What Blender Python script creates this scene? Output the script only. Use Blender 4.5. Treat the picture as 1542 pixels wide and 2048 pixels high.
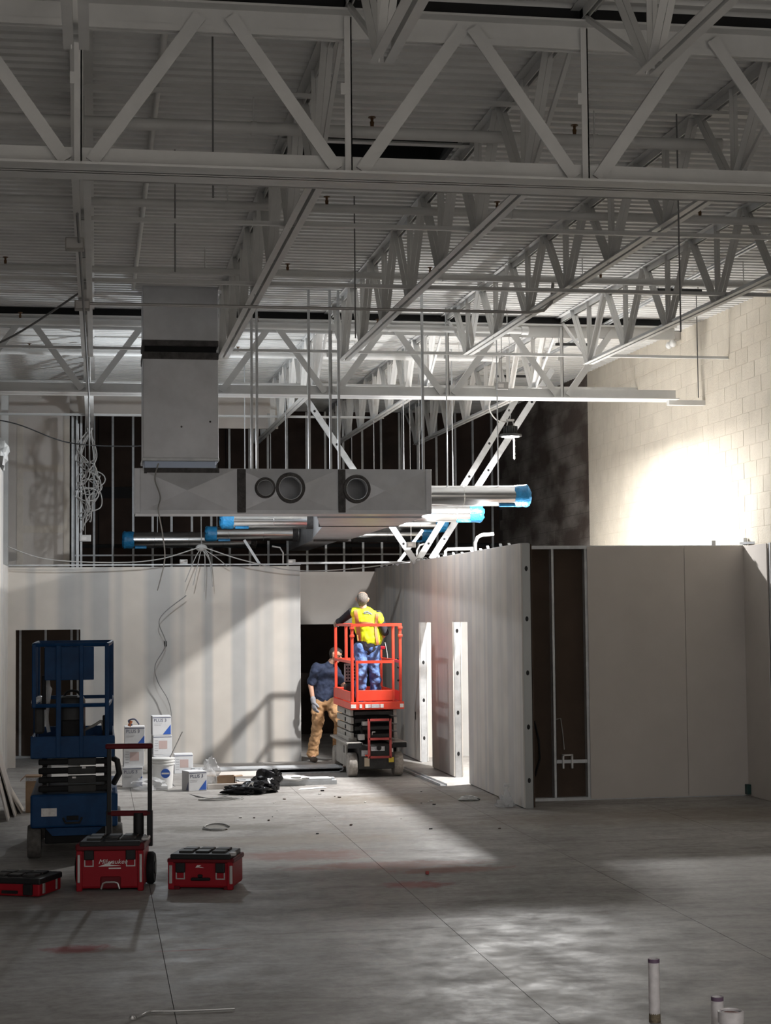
import bpy, bmesh, math, random
from mathutils import Vector, Matrix
for o in list(bpy.data.objects): bpy.data.objects.remove(o)
S = bpy.context.scene
COL = S.collection
random.seed(7)
PI = math.pi

# ------------------------------------------------------------------ camera
F, YAW, PITCH, ROLL, HC = 3429.0, .1675, .0590, -.0097, 2.25
fw = Vector((math.sin(YAW)*math.cos(PITCH), math.cos(YAW)*math.cos(PITCH), math.sin(PITCH)))
rt = Vector((math.cos(YAW), -math.sin(YAW), 0)); up = rt.cross(fw)
r2 = math.cos(ROLL)*rt+math.sin(ROLL)*up; u2 = -math.sin(ROLL)*rt+math.cos(ROLL)*up
cd = bpy.data.cameras.new('camera'); cam = bpy.data.objects.new('camera', cd); COL.objects.link(cam)
m = Matrix.Identity(4)
for i in range(3): m[i][0], m[i][1], m[i][2] = r2[i], u2[i], -fw[i]
m.translation = (0, 0, HC); cam.matrix_world = m
cd.sensor_fit = 'VERTICAL'; cd.sensor_height = 24; cd.lens = F*24/2048; cd.clip_end = 200
S.camera = cam
# ------------------------------------------------------------------ world, exposure
w = bpy.data.worlds.new('world'); S.world = w; w.use_nodes = True
w.node_tree.nodes['Background'].inputs[0].default_value = (.6, .7, .9, 1)
w.node_tree.nodes['Background'].inputs[1].default_value = .02
S.view_settings.view_transform = 'Standard'; S.view_settings.look = 'None'
S.view_settings.exposure = 0.0; S.view_settings.gamma = 1; S.view_settings.use_curve_mapping = False
# lamp outputs (watts); each lamp's light is made in its own builder
P_MAIN, P_WORK, P_DUCT, P_NEAR = 740, 250, 215, 385
LAMP = (5.53, 22.5, 4.62)
NEARL = [(6.2, -2.0), (-4.2, -4.0), (1.5, -5.0)]

# ------------------------------------------------------------------ materials
MATS = {}
def mat(name, col, rough=.55, metal=0, var=0., scale=6., bump=0., bscale=60., spec=.5, col2=None, stretch=None, emit=0, trans=0, alpha=1, objvar=0.):
    if name in MATS: return MATS[name]
    M = bpy.data.materials.new(name); M.use_nodes = True; nt = M.node_tree; N = nt.nodes; L = nt.links
    b = N['Principled BSDF']; b.inputs['Base Color'].default_value = (*col, 1); b.inputs['Roughness'].default_value = rough
    b.inputs['Metallic'].default_value = metal; b.inputs['Specular IOR Level'].default_value = spec
    if emit: b.inputs['Emission Color'].default_value = (*col, 1); b.inputs['Emission Strength'].default_value = emit
    if trans: b.inputs['Transmission Weight'].default_value = trans
    if alpha < 1: b.inputs['Alpha'].default_value = alpha
    vec = None
    if var or bump:
        g = N.new('ShaderNodeNewGeometry'); vec = g.outputs['Position']
        if stretch:
            mp = N.new('ShaderNodeMapping'); mp.inputs['Scale'].default_value = stretch; L.new(vec, mp.inputs['Vector']); vec = mp.outputs['Vector']
    last = None
    if var:
        n = N.new('ShaderNodeTexNoise'); n.inputs['Scale'].default_value = scale; n.inputs['Detail'].default_value = 6; n.inputs['Roughness'].default_value = .6
        L.new(vec, n.inputs['Vector'])
        r = N.new('ShaderNodeValToRGB'); r.color_ramp.elements[0].position = .3; r.color_ramp.elements[1].position = .7
        c2 = col2 if col2 else tuple(min(1, c*(1+var)) for c in col)
        c1 = col if col2 else tuple(c*(1-var) for c in col)
        r.color_ramp.elements[0].color = (*c1, 1); r.color_ramp.elements[1].color = (*c2, 1)
        L.new(n.outputs['Fac'], r.inputs['Fac']); last = r.outputs['Color']
    if objvar:
        oi = N.new('ShaderNodeObjectInfo'); mr = N.new('ShaderNodeMapRange'); mr.inputs['To Min'].default_value = 1-objvar; mr.inputs['To Max'].default_value = 1+objvar
        L.new(oi.outputs['Random'], mr.inputs['Value'])
        hs = N.new('ShaderNodeHueSaturation'); hs.inputs['Color'].default_value = (*col, 1); L.new(mr.outputs['Result'], hs.inputs['Value'])
        if last: L.new(last, hs.inputs['Color'])
        last = hs.outputs['Color']
    if last: L.new(last, b.inputs['Base Color'])
    if bump:
        n2 = N.new('ShaderNodeTexNoise'); n2.inputs['Scale'].default_value = bscale; n2.inputs['Detail'].default_value = 4; L.new(vec, n2.inputs['Vector'])
        bp = N.new('ShaderNodeBump'); bp.inputs['Strength'].default_value = bump; bp.inputs['Distance'].default_value = .02
        L.new(n2.outputs['Fac'], bp.inputs['Height']); L.new(bp.outputs['Normal'], b.inputs['Normal'])
    MATS[name] = M; return M

def banded(name, axis, c1, c2, freq=1.7, seed=0., soft=.06):
    """taped drywall: bands of joint compound over paper along one horizontal axis"""
    M = bpy.data.materials.new(name); M.use_nodes = True; nt = M.node_tree; N = nt.nodes; L = nt.links; b = N['Principled BSDF']
    b.inputs['Roughness'].default_value = .85; b.inputs['Specular IOR Level'].default_value = .2
    g = N.new('ShaderNodeNewGeometry'); sp = N.new('ShaderNodeSeparateXYZ'); L.new(g.outputs['Position'], sp.inputs[0])
    ml = N.new('ShaderNodeMath'); ml.operation = 'MULTIPLY_ADD'; ml.inputs[1].default_value = freq; ml.inputs[2].default_value = seed; L.new(sp.outputs[axis], ml.inputs[0])
    n = N.new('ShaderNodeTexNoise'); n.noise_dimensions = '1D'; n.inputs['Scale'].default_value = 1; n.inputs['Detail'].default_value = 1.5; L.new(ml.outputs[0], n.inputs['W'])
    r = N.new('ShaderNodeValToRGB'); r.color_ramp.elements[0].position = .5-soft; r.color_ramp.elements[1].position = .5+soft
    r.color_ramp.elements[0].color = (*c1, 1); r.color_ramp.elements[1].color = (*c2, 1); L.new(n.outputs['Fac'], r.inputs['Fac'])
    n3 = N.new('ShaderNodeTexNoise'); n3.inputs['Scale'].default_value = 2.5; L.new(g.outputs['Position'], n3.inputs['Vector'])
    mx = N.new('ShaderNodeMix'); mx.data_type = 'RGBA'; mx.blend_type = 'MULTIPLY'; mx.inputs[0].default_value = .25
    L.new(r.outputs['Color'], mx.inputs[6]); L.new(n3.outputs['Fac'], mx.inputs[7]); L.new(mx.outputs[2], b.inputs['Base Color'])
    MATS[name] = M; return M

def concrete():
    M = bpy.data.materials.new('concrete'); M.use_nodes = True; nt = M.node_tree; N = nt.nodes; L = nt.links; b = N['Principled BSDF']
    g = N.new('ShaderNodeNewGeometry')
    def noise(scale, stretch=(1, 1, 1), det=8, rough=.62, dist=0):
        mp = N.new('ShaderNodeMapping'); mp.inputs['Scale'].default_value = stretch; L.new(g.outputs['Position'], mp.inputs['Vector'])
        n = N.new('ShaderNodeTexNoise'); n.inputs['Scale'].default_value = scale; n.inputs['Detail'].default_value = det; n.inputs['Roughness'].default_value = rough; n.inputs['Distortion'].default_value = dist
        L.new(mp.outputs[0], n.inputs['Vector']); return n.outputs['Fac']
    def ramp(fac, p0, c0, p1, c1):
        r = N.new('ShaderNodeValToRGB'); r.color_ramp.elements[0].position = p0; r.color_ramp.elements[1].position = p1
        r.color_ramp.elements[0].color = (*c0, 1); r.color_ramp.elements[1].color = (*c1, 1); L.new(fac, r.inputs['Fac']); return r.outputs['Color']
    def mix(kind, fac, a, bb):
        x = N.new('ShaderNodeMix'); x.data_type = 'RGBA'; x.blend_type = kind
        if isinstance(fac, float): x.inputs[0].default_value = fac
        else: L.new(fac, x.inputs[0])
        L.new(a, x.inputs[6])
        if isinstance(bb, tuple): x.inputs[7].default_value = (*bb, 1)
        else: L.new(bb, x.inputs[7])
        return x.outputs[2]
    base = ramp(noise(.55, (1, .8, 1), 8, .6, .6), .32, (.30, .288, .275), .68, (.47, .455, .44))
    c = mix('MULTIPLY', .75, base, ramp(noise(2.2, (.55, 1.6, 1), 9, .7, 1.2), .33, (.52, .5, .48), .62, (1, 1, 1)))
    c = mix('MULTIPLY', .5, c, ramp(noise(14, (1, 1, 1), 6), .36, (.6, .58, .56), .6, (1, 1, 1)))
    # white laitance scuffs
    sc = ramp(noise(3.5, (1, .6, 1), 9, .75, 2), .6, (0, 0, 0), .78, (.28, .28, .28))
    c = mix('MIX', sc, c, (.62, .6, .57))
    # dirt by the partition foot (muddy traffic) and red chalk marks: each a stain with its own place and outline
    def stain(c, x, y, rx, ry, colr, k=1., nsc=3., rot=0):
        sb = N.new('ShaderNodeVectorMath'); sb.operation = 'SUBTRACT'; sb.inputs[1].default_value = (x, y, 0); L.new(g.outputs['Position'], sb.inputs[0])
        mp = N.new('ShaderNodeMapping'); mp.vector_type = 'TEXTURE'; mp.inputs['Rotation'].default_value = (0, 0, rot); mp.inputs['Scale'].default_value = (rx, ry, 1); L.new(sb.outputs[0], mp.inputs['Vector'])
        ln = N.new('ShaderNodeVectorMath'); ln.operation = 'LENGTH'; L.new(mp.outputs[0], ln.inputs[0])
        ns = noise(nsc, (1, 1, 1), 6, .7, 1)
        ad = N.new('ShaderNodeMath'); ad.operation = 'MULTIPLY_ADD'; ad.inputs[1].default_value = 1.8; L.new(ns, ad.inputs[0]); L.new(ln.outputs['Value'], ad.inputs[2])
        rr = N.new('ShaderNodeMapRange'); rr.inputs['From Min'].default_value = 2.0; rr.inputs['From Max'].default_value = 1.45; rr.inputs['To Max'].default_value = k; L.new(ad.outputs[0], rr.inputs['Value'])
        return mix('MIX', rr.outputs['Result'], c, colr)
    for a in [(2.62, 14.15, .30, .22, (.21, .025, .025), .95, 5), (2.55, 15.3, 1.0, .25, (.24, .09, .065), .8, 4), (1.9, 16.1, .7, .4, (.25, .10, .075), .75, 4),
              (3.05, 14.9, .6, .22, (.24, .09, .07), .75, 5), (-.12, 11.95, .24, .15, (.22, .03, .03), .9, 6), (.62, 11.75, .3, .03, (.27, .08, .07), .6, 5),
              (1.3, 18.35, .9, .32, (.15, .14, .115), .7, 3), (3.9, 20.6, 1.6, .7, (.20, .17, .13), .6, 3), (6.0, 18.2, 2.4, .8, (.21, .175, .14), .55, 3),
              (-.5, 13.4, .5, .2, (.12, .11, .10), .6, 3), (2.6, 10.6, .28, 1.4, (.56, .54, .51), .5, 4), (1.9, 17.2, 1.4, .5, (.24, .20, .155), .5, 3)]:
        c = stain(c, *a)
    L.new(c, b.inputs['Base Color'])
    L.new(ramp(noise(3), .3, (.42, .42, .42), .7, (.72, .72, .72)), b.inputs['Roughness']); b.inputs['Specular IOR Level'].default_value = .35
    bp = N.new('ShaderNodeBump'); bp.inputs['Strength'].default_value = .15; bp.inputs['Distance'].default_value = .02; L.new(noise(9), bp.inputs['Height']); L.new(bp.outputs[0], b.inputs['Normal'])
    MATS['concrete'] = M; return M

CONC = concrete()
WSTEEL = mat('white_painted_steel', (.64, .64, .63), .5, 0, .08, 3)
DECKM = mat('white_painted_deck', (.70, .70, .69), .55, 0, .10, 2.2)
DARKM = mat('dark_opening', (.012, .012, .013), .8)
GALV = mat('galvanised_steel', (.55, .565, .58), .42, .4, .14, 9)
GALVD = mat('duct_sheet', (.60, .61, .64), .45, .45, .10, 3)
SPIRAL = mat('bright_duct', (.74, .75, .76), .2, 1., .05, 6)
MASTIC = mat('grey_mastic', (.085, .08, .08), .8, 0, .35, 14, .5, 60)
FILM = mat('blue_film', (.03, .27, .58), .3, 0, .25, 12, .6, 30)
DRYX = banded('drywall_bands_x', 'X', (.47, .465, .455), (.66, .615, .56), 2.3, 3.3)
DRYY = banded('drywall_bands_y', 'Y', (.64, .625, .61), (.74, .705, .66), 2.6, 9.1)
PAPER = mat('drywall_paper', (.57, .53, .495), .9, 0, .05, 1.5, spec=.2)
MUD = mat('joint_compound', (.58, .53, .47), .9, 0, .08, 5)
BROWN = mat('brown_backing_paper', (.075, .052, .038), .95, 0, .12, 2)
GYPEDGE = mat('gypsum_edge', (.78, .77, .74), .9)
BLOCKP = mat('cream_block', (.62, .565, .475), .8, 0, .07, 3, .35, 45, objvar=.03)
MORT = mat('cream_mortar', (.60, .545, .46), .9)
BLOCKB = mat('bare_block', (.105, .082, .068), .95, 0, .9, 1.6, .4, 40, col2=(.26, .235, .21), stretch=(3, 3, .55), objvar=.12)
MORTB = mat('bare_mortar', (.07, .058, .05), .95)
SHEATH = mat('dark_sheathing', (.040, .025, .019), .9, 0, .5, 1.2)
BLK = mat('black_rubber', (.012, .012, .013), .65, spec=.2)
BLKP = mat('black_plastic', (.014, .014, .015), .45, spec=.25)
TYRE = mat('grey_tyre', (.30, .275, .25), .85, 0, .3, 25)
TYRED = mat('dark_tyre', (.10, .092, .085), .85, 0, .3, 25)
LRED = mat('lift_red', (.72, .055, .025), .42, 0, .08, 9)
LREDD = mat('lift_red_worn', (.33, .045, .04), .5, 0, .2, 9)
LGREY = mat('lift_grey', (.33, .315, .29), .6, 0, .2, 8)
LDARK = mat('lift_dark', (.03, .03, .03), .55, 0, .3, 8, spec=.3)
LBLUE = mat('lift_blue', (.005, .042, .125), .5, 0, .25, 6, spec=.2)
DECAL = mat('white_decal', (.72, .70, .68), .5, 0, .1, 60)
DECALG = mat('grey_decal', (.42, .42, .44), .5, 0, .3, 80)
YELD = mat('yellow_decal', (.62, .46, .04), .5)
TRED = mat('toolbox_red', (.27, .006, .014), .5, spec=.2)
TREDD = mat('toolbox_dark_red', (.11, .005, .009), .5, spec=.2)
STEELB = mat('bracket_steel', (.45, .44, .43), .4, .6)
CARDW = mat('white_carton', (.70, .71, .73), .7, 0, .05, 8)
CARDG = mat('carton_side', (.40, .395, .40), .8)
CARDB = mat('brown_cardboard', (.33, .22, .14), .85, 0, .15, 8)
BLUEP = mat('blue_print', (.035, .12, .50), .6)
INK = mat('slate_ink', (.09, .10, .17), .7)
INKR = mat('pale_print', (.55, .42, .40), .7)
CLEAR = mat('plastic_film', (.80, .81, .82), .25, 0, alpha=.45)
WHITEP = mat('white_plastic', (.70, .70, .69), .45)
PVC = mat('pvc_white', (.66, .62, .62), .4, 0, .12, 22)
PURP = mat('purple_primer', (.13, .08, .13), .5)
CABLE = mat('white_cable', (.33, .325, .315), .5)
CABLEG = mat('grey_cable', (.17, .17, .17), .6)
BAG = mat('black_bag', (.012, .012, .014), .22, 0, bump=.8, bscale=14)
SKIN = mat('skin', (.52, .29, .20), .55, 0, .08, 30)
HAIRG = mat('grey_hair', (.13, .115, .10), .85, 0, .4, 70)
HAIRD = mat('dark_hair', (.02, .015, .012), .7)
VEST = mat('hi_vis_yellow', (.66, .80, .012), .7, 0, .06, 12, .25, 22)
VESTO = mat('vest_orange_brown', (.42, .17, .07), .7)
VESTG = mat('vest_grey_tape', (.42, .35, .24), .5)
NAVY = mat('navy_cotton', (.022, .032, .068), .85, 0, .25, 9, .5, 22)
BLACKC = mat('black_cotton', (.014, .014, .02), .85, 0, .2, 9, .4, 22)
DENIM = mat('blue_denim', (.035, .085, .24), .85, 0, .0, 6, .8, 15, col2=None)
DENIM = mat('blue_denim_worn', (.030, .075, .23), .85, 0, .9, 7, .9, 16, col2=(.15, .25, .48))
TAN = mat('tan_canvas', (.40, .225, .105), .85, 0, .4, 6, .9, 15, col2=(.52, .31, .16))
GLOVE = mat('grey_glove', (.30, .30, .33), .85)
BOOT = mat('brown_boot', (.085, .065, .05), .75)
LEMIT = mat('lamp_lens', (1, .97, .93), .5, emit=35)
LEMITN = mat('lamp_lens_dim', (1, .97, .93), .5, emit=6)
BROWNSP = mat('sprinkler_bronze', (.14, .075, .035), .5, .5)

# ------------------------------------------------------------------ mesh builder
class MB:
    def __init__(s): s.v = []; s.f = []; s.X = None
    def add(s, vs, fs):
        n = len(s.v)
        s.v += [tuple(s.X @ Vector(p)) if s.X else tuple(p) for p in vs]; s.f += [[i+n for i in f] for f in fs]; return s
    def box(s, x0, x1, y0, y1, z0, z1):
        return s.add([(x0,y0,z0),(x1,y0,z0),(x1,y1,z0),(x0,y1,z0),(x0,y0,z1),(x1,y0,z1),(x1,y1,z1),(x0,y1,z1)],
                     [(3,2,1,0),(4,5,6,7),(0,1,5,4),(1,2,6,5),(2,3,7,6),(3,0,4,7)])
    def bev(s, x0, x1, y0, y1, z0, z1, b):
        bm = bmesh.new(); bmesh.ops.create_cube(bm, size=1)
        for v in bm.verts: v.co = Vector((x0+(v.co.x+.5)*(x1-x0), y0+(v.co.y+.5)*(y1-y0), z0+(v.co.z+.5)*(z1-z0)))
        bmesh.ops.bevel(bm, geom=bm.edges[:], offset=b, segments=2, affect='EDGES', profile=.5)
        bm.verts.index_update(); s.add([v.co[:] for v in bm.verts], [[v.index for v in f.verts] for f in bm.faces]); bm.free(); return s
    def frame(s, p, q, upv=(0, 0, 1)):
        p, q = Vector(p), Vector(q); d = (q-p).normalized(); u = Vector(upv)
        if abs(d.dot(u)) > .98: u = Vector((0, 1, 0))
        a = d.cross(u).normalized(); b = a.cross(d); return p, q, d, a, b
    def prof(s, p, q, pts, upv=(0, 0, 1)):
        p, q, d, a, b = s.frame(p, q, upv); n = len(pts)
        vs = [p+a*x+b*y for x, y in pts]+[q+a*x+b*y for x, y in pts]
        return s.add(vs, [(i, (i+1) % n, (i+1) % n+n, i+n) for i in range(n)]+[list(range(n-1, -1, -1)), list(range(n, 2*n))])
    def bar(s, p, q, w_, h_=None, upv=(0, 0, 1)):
        h_ = h_ or w_; return s.prof(p, q, [(-w_/2,-h_/2),(w_/2,-h_/2),(w_/2,h_/2),(-w_/2,h_/2)], upv)
    def ang(s, p, q, l, t=.008, fx=1, fy=1, upv=(0, 0, 1)):
        pts = [(0,0),(l*fx,0),(l*fx,t*fy),(t*fx,t*fy),(t*fx,l*fy),(0,l*fy)]
        return s.prof(p, q, pts if fx*fy > 0 else pts[::-1], upv)
    def chan(s, p, q, w_, fl, t=.004, upv=(0, 0, 1)):
        h = w_/2
        return s.prof(p, q, [(-h,0),(h,0),(h,fl),(h-t,fl),(h-t,t),(-h+t,t),(-h+t,fl),(-h,fl)], upv)
    def tube(s, pts, r, n=8, closed=False):
        pts = [Vector(p) for p in pts]; rings = []; prev = None
        for i, p in enumerate(pts):
            d = (pts[min(i+1, len(pts)-1)]-pts[max(i-1, 0)]).normalized()
            a = prev if prev is not None else Vector((0, 0, 1))
            if abs(a.dot(d)) > .98: a = Vector((1, 0, 0)) if abs(d.x) < .9 else Vector((0, 1, 0))
            a = (a-d*a.dot(d)).normalized(); prev = a; b = d.cross(a)
            rr = r[i] if isinstance(r, (list, tuple)) else r
            rings.append([p+a*math.cos(2*PI*k/n)*rr+b*math.sin(2*PI*k/n)*rr for k in range(n)])
        vs = [v for R in rings for v in R]; fs = []
        for i in range(len(rings)-1):
            for k in range(n): fs.append((i*n+k, i*n+(k+1) % n, (i+1)*n+(k+1) % n, (i+1)*n+k))
        fs += [list(range(n-1, -1, -1)), [len(vs)-n+k for k in range(n)]]
        return s.add(vs, fs)
    def lathe(s, c, prof, n=20, axis='z', cap=True):
        def P(r, h, a):
            x, y = r*math.cos(a), r*math.sin(a)
            return {'z': (c[0]+x, c[1]+y, c[2]+h), 'x': (c[0]+h, c[1]+x, c[2]+y), 'y': (c[0]+x, c[1]+h, c[2]+y)}[axis]
        vs = [P(r, h, 2*PI*k/n) for r, h in prof for k in range(n)]; fs = []
        for i in range(len(prof)-1):
            for k in range(n): fs.append((i*n+k, i*n+(k+1) % n, (i+1)*n+(k+1) % n, (i+1)*n+k))
        if cap: fs += [list(range(n-1, -1, -1)), [len(vs)-n+k for k in range(n)]]
        return s.add(vs, fs)
    def sph(s, c, r, n=12, m_=8, sq=(1, 1, 1)):
        vs = []; fs = []
        for i in range(m_+1):
            t = PI*i/m_
            for k in range(n): a = 2*PI*k/n; vs.append((c[0]+r*sq[0]*math.sin(t)*math.cos(a), c[1]+r*sq[1]*math.sin(t)*math.sin(a), c[2]+r*sq[2]*math.cos(t)))
        for i in range(m_):
            for k in range(n): fs.append((i*n+k, (i+1)*n+k, (i+1)*n+(k+1) % n, i*n+(k+1) % n))
        return s.add(vs, fs)
    def build(s, name, material, parent=None, smooth=False, kind=None, origin=None):
        if parent is not None: org = WLOC[parent.name]
        else:
            xs, ys, zs = zip(*s.v); org = Vector(origin) if origin else Vector(((min(xs)+max(xs))/2, (min(ys)+max(ys))/2, min(zs)))
        me = bpy.data.meshes.new(name); me.from_pydata([Vector(p)-org for p in s.v], [], s.f)
        bm = bmesh.new(); bm.from_mesh(me); bmesh.ops.recalc_face_normals(bm, faces=bm.faces); bm.to_mesh(me); bm.free()
        if smooth:
            me.polygons.foreach_set('use_smooth', [True]*len(me.polygons))
            try: me.set_sharp_from_angle(angle=math.radians(40))
            except Exception: pass
        me.materials.append(material); o = bpy.data.objects.new(name, me); COL.objects.link(o)
        if parent is not None: o.parent = parent
        else: o.location = org
        WLOC[o.name] = org.copy()
        if kind: o['kind'] = kind
        return o
WLOC = {}
def thing(name, label, cat, loc, group=None):
    o = bpy.data.objects.new(name, None); COL.objects.link(o); o.location = loc; WLOC[o.name] = Vector(loc)
    o.empty_display_size = .1
    o['label'] = label; o['category'] = cat
    if group: o['group'] = group
    return o
def tag(o, label, cat, group=None):
    o['label'] = label; o['category'] = cat
    if group: o['group'] = group
    return o
def struct(o, label=None):
    o['kind'] = 'structure'
    if label: o['label'] = label
    return o
def sroot(name, loc, label=None):
    o = bpy.data.objects.new(name, None); COL.objects.link(o); o.location = loc; WLOC[o.name] = Vector(loc); return struct(o, label)
def share(src, parent, offset, name=None):
    """copy of a part (shared mesh) moved by offset relative to where src sits"""
    c = src.copy(); COL.objects.link(c); c.parent = parent; c.location = Vector(offset); return c
def baked(o, name, parent, material=None, smooth=False):
    """evaluate modifiers / text into a plain mesh object"""
    bpy.context.view_layer.update(); dg = bpy.context.evaluated_depsgraph_get()
    me = bpy.data.meshes.new_from_object(o.evaluated_get(dg)); mw = o.matrix_world.copy()
    bpy.data.objects.remove(o)
    n = bpy.data.objects.new(name, me); COL.objects.link(n); me.transform(mw)
    if parent is not None:
        org = WLOC[parent.name]; me.transform(Matrix.Translation(-org)); n.parent = parent; WLOC[n.name] = org
    if material: me.materials.clear(); me.materials.append(material)
    if smooth: me.polygons.foreach_set('use_smooth', [True]*len(me.polygons))
    return n
def text(s_, size, loc, rot, material, parent, name='lettering', shear=0., ext=.0008):
    cu = bpy.data.curves.new('t', 'FONT'); cu.body = s_; cu.size = size; cu.extrude = ext; cu.shear = shear; cu.resolution_u = 2
    o = bpy.data.objects.new('t', cu); COL.objects.link(o); o.location = loc; o.rotation_euler = rot
    return baked(o, name, parent, material)
def zo(y): return .0125*(y-9.9)

# ------------------------------------------------------------------ floor
fl = sroot('floor', (0, 0, 0), 'worn grey concrete slab floor with saw-cut joints')
b = MB(); b.box(-9, 8.2, -7, 36, -.14, -.1); b.build('sub_base', DARKM, fl)
xe = [-9, -5.7, -3.65, -1.6, .44, 2.5, 4.29, 6.3, 8.2]; ye = [-7, -1, 4.5, 12.2, 20.2, 27, 36]
for i in range(len(xe)-1):
    for j in range(len(ye)-1):
        gx = .0022; b = MB(); b.box(xe[i]+gx, xe[i+1]-gx, ye[j]+gx, ye[j+1]-gx, -.1, 0); b.build('concrete_slab', CONC, fl)

# ------------------------------------------------------------------ roof deck
DZ = 5.92
ce = sroot('ceiling', (0, 0, DZ), 'white painted corrugated metal roof deck')
PIT = .1524
def deck_sheet(x0, x1, y0, nr=6):
    vs = []; prof_ = []
    for k in range(nr):
        yb = y0+k*PIT
        prof_ += [(yb, 0), (yb+.062, 0), (yb+.08, .038), (yb+.134, .038)]
    prof_.append((y0+nr*PIT, 0))
    b = MB(); n = len(prof_)
    vs = [(x0, y, DZ+zo(y)+h) for y, h in prof_]+[(x1, y, DZ+zo(y)+h) for y, h in prof_]
    vs += [(x, y, z+.004) for x, y, z in vs]
    fs = [(i, i+1, i+1+n, i+n) for i in range(n-1)]+[(i+2*n, i+n+2*n, i+1+n+2*n, i+1+2*n) for i in range(n-1)]
    b.add(vs, fs); return b.build('deck_sheet', DECKM, ce)
y = -7.0; SW = 6*PIT; HOLE = None
while y < 33.2:
    if y <= 13.6 < y+SW:
        HOLE = (y, y+SW); deck_sheet(-9, 1.62, y); deck_sheet(2.78, 7.95, y)
    else: deck_sheet(-9, 7.95, y)
    y += SW
b = MB(); b.box(-9.2, 8.2, -7.2, 33.6, 6.62, 6.66); b.build('roof_membrane', DARKM, ce)
hz = DZ+zo(13.6)
b = MB()
for bx in [(1.58, 1.62, HOLE[0]-.04, HOLE[1]+.04), (2.78, 2.82, HOLE[0]-.04, HOLE[1]+.04), (1.58, 2.82, HOLE[0]-.04, HOLE[0]), (1.58, 2.82, HOLE[1], HOLE[1]+.04)]:
    b.box(*bx, hz-.01, hz+.6)
b.build('opening_curb', DARKM, ce)
b = MB()
for yy in (HOLE[0]-.03, HOLE[1]+.03): b.ang((1.42, yy, hz-.045), (2.93, yy, hz-.045), .06)
b.build('opening_frame', WSTEEL, ce)

# ------------------------------------------------------------------ joist girders
JX = [-3.13, -1.615, -.1, 1.478, 2.93, 4.445, 5.96]
GY = [(-1.6, 'behind'), (9.95, 'near'), (21.45, 'far')]
def girder(yc, zb, x0, x1, label):
    t = thing('joist_girder', label, 'girder', ((x0+x1)/2, yc, zb), 'white joist girders carrying the roof')
    H = .965 if yc > 15 else 1.002
    b = MB()
    for sg in (-1, 1):
        b.box(x0, x1, min(yc, yc+sg*.182), max(yc, yc+sg*.182), zb, zb+.014)
        b.box(x0, x1, min(yc+sg*.016, yc+sg*.03), max(yc+sg*.016, yc+sg*.03), zb, zb+.135)
    b.build('bottom_chord', WSTEEL, t)
    b = MB()
    for sg in (-1, 1):
        b.box(x0, x1, min(yc+sg*.016, yc+sg*.13), max(yc+sg*.016, yc+sg*.13), zb+H-.014, zb+H)
        b.box(x0, x1, min(yc+sg*.016, yc+sg*.03), max(yc+sg*.016, yc+sg*.03), zb+H-.155, zb+H)
        b.box(x0, x1, min(yc+sg*.03, yc+sg*.038), max(yc+sg*.03, yc+sg*.038), zb+H-.155, zb+H-.115)
    b.build('top_chord', WSTEEL, t)
    for k, X in enumerate(JX):
        if not (x0 < X < x1): continue
        bb = MB(); bb.box(X-.026, X+.018, yc-.056, yc-.048, zb+.03, zb+H-.03); bb.box(X+.010, X+.018, yc-.056, yc+.0, zb+.03, zb+H-.03)
        bb.build('web_vertical', WSTEEL, t)
        bb = MB(); bb.box(X-.05, X-.02, yc-.06, yc-.05, zb+.5, zb+.57); bb.build('tie_plate', WSTEEL, t)
        for sg in (-1, 1):
            xt = X+sg*.735
            if xt > x1-.05 or xt < x0: continue
            yd = yc-.042-(.014 if sg < 0 else 0); xt -= sg*.035; p, q = (X+sg*.075, yd, zb+.05), (xt, yd, zb+H-.06)
            bb = MB(); d = Vector(q)-Vector(p); nv = Vector((-d.z, 0, d.x)).normalized()
            bb.bar(p, q, .012, .078, tuple(nv)); off = Vector((0, .03, 0)); n3 = nv*.034*sg
            bb.bar(Vector(p)+off+n3, Vector(q)+off+n3, .06, .012, tuple(nv))
            bb.build('web_diagonal', WSTEEL, t)
    # dark strip added in the gap between the chord and the deck
    b = MB(); b.box(x0, x1, yc-.03, yc+.03, zb+H, DZ+zo(yc)+.036); b.build('dark_gap_strip', DARKM, t)
    return t
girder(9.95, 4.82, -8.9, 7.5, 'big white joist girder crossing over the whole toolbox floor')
girder(21.45, 5.0, -8.9, 7.5, 'white joist girder behind the tall duct riser, ending at the block wall')

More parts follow.
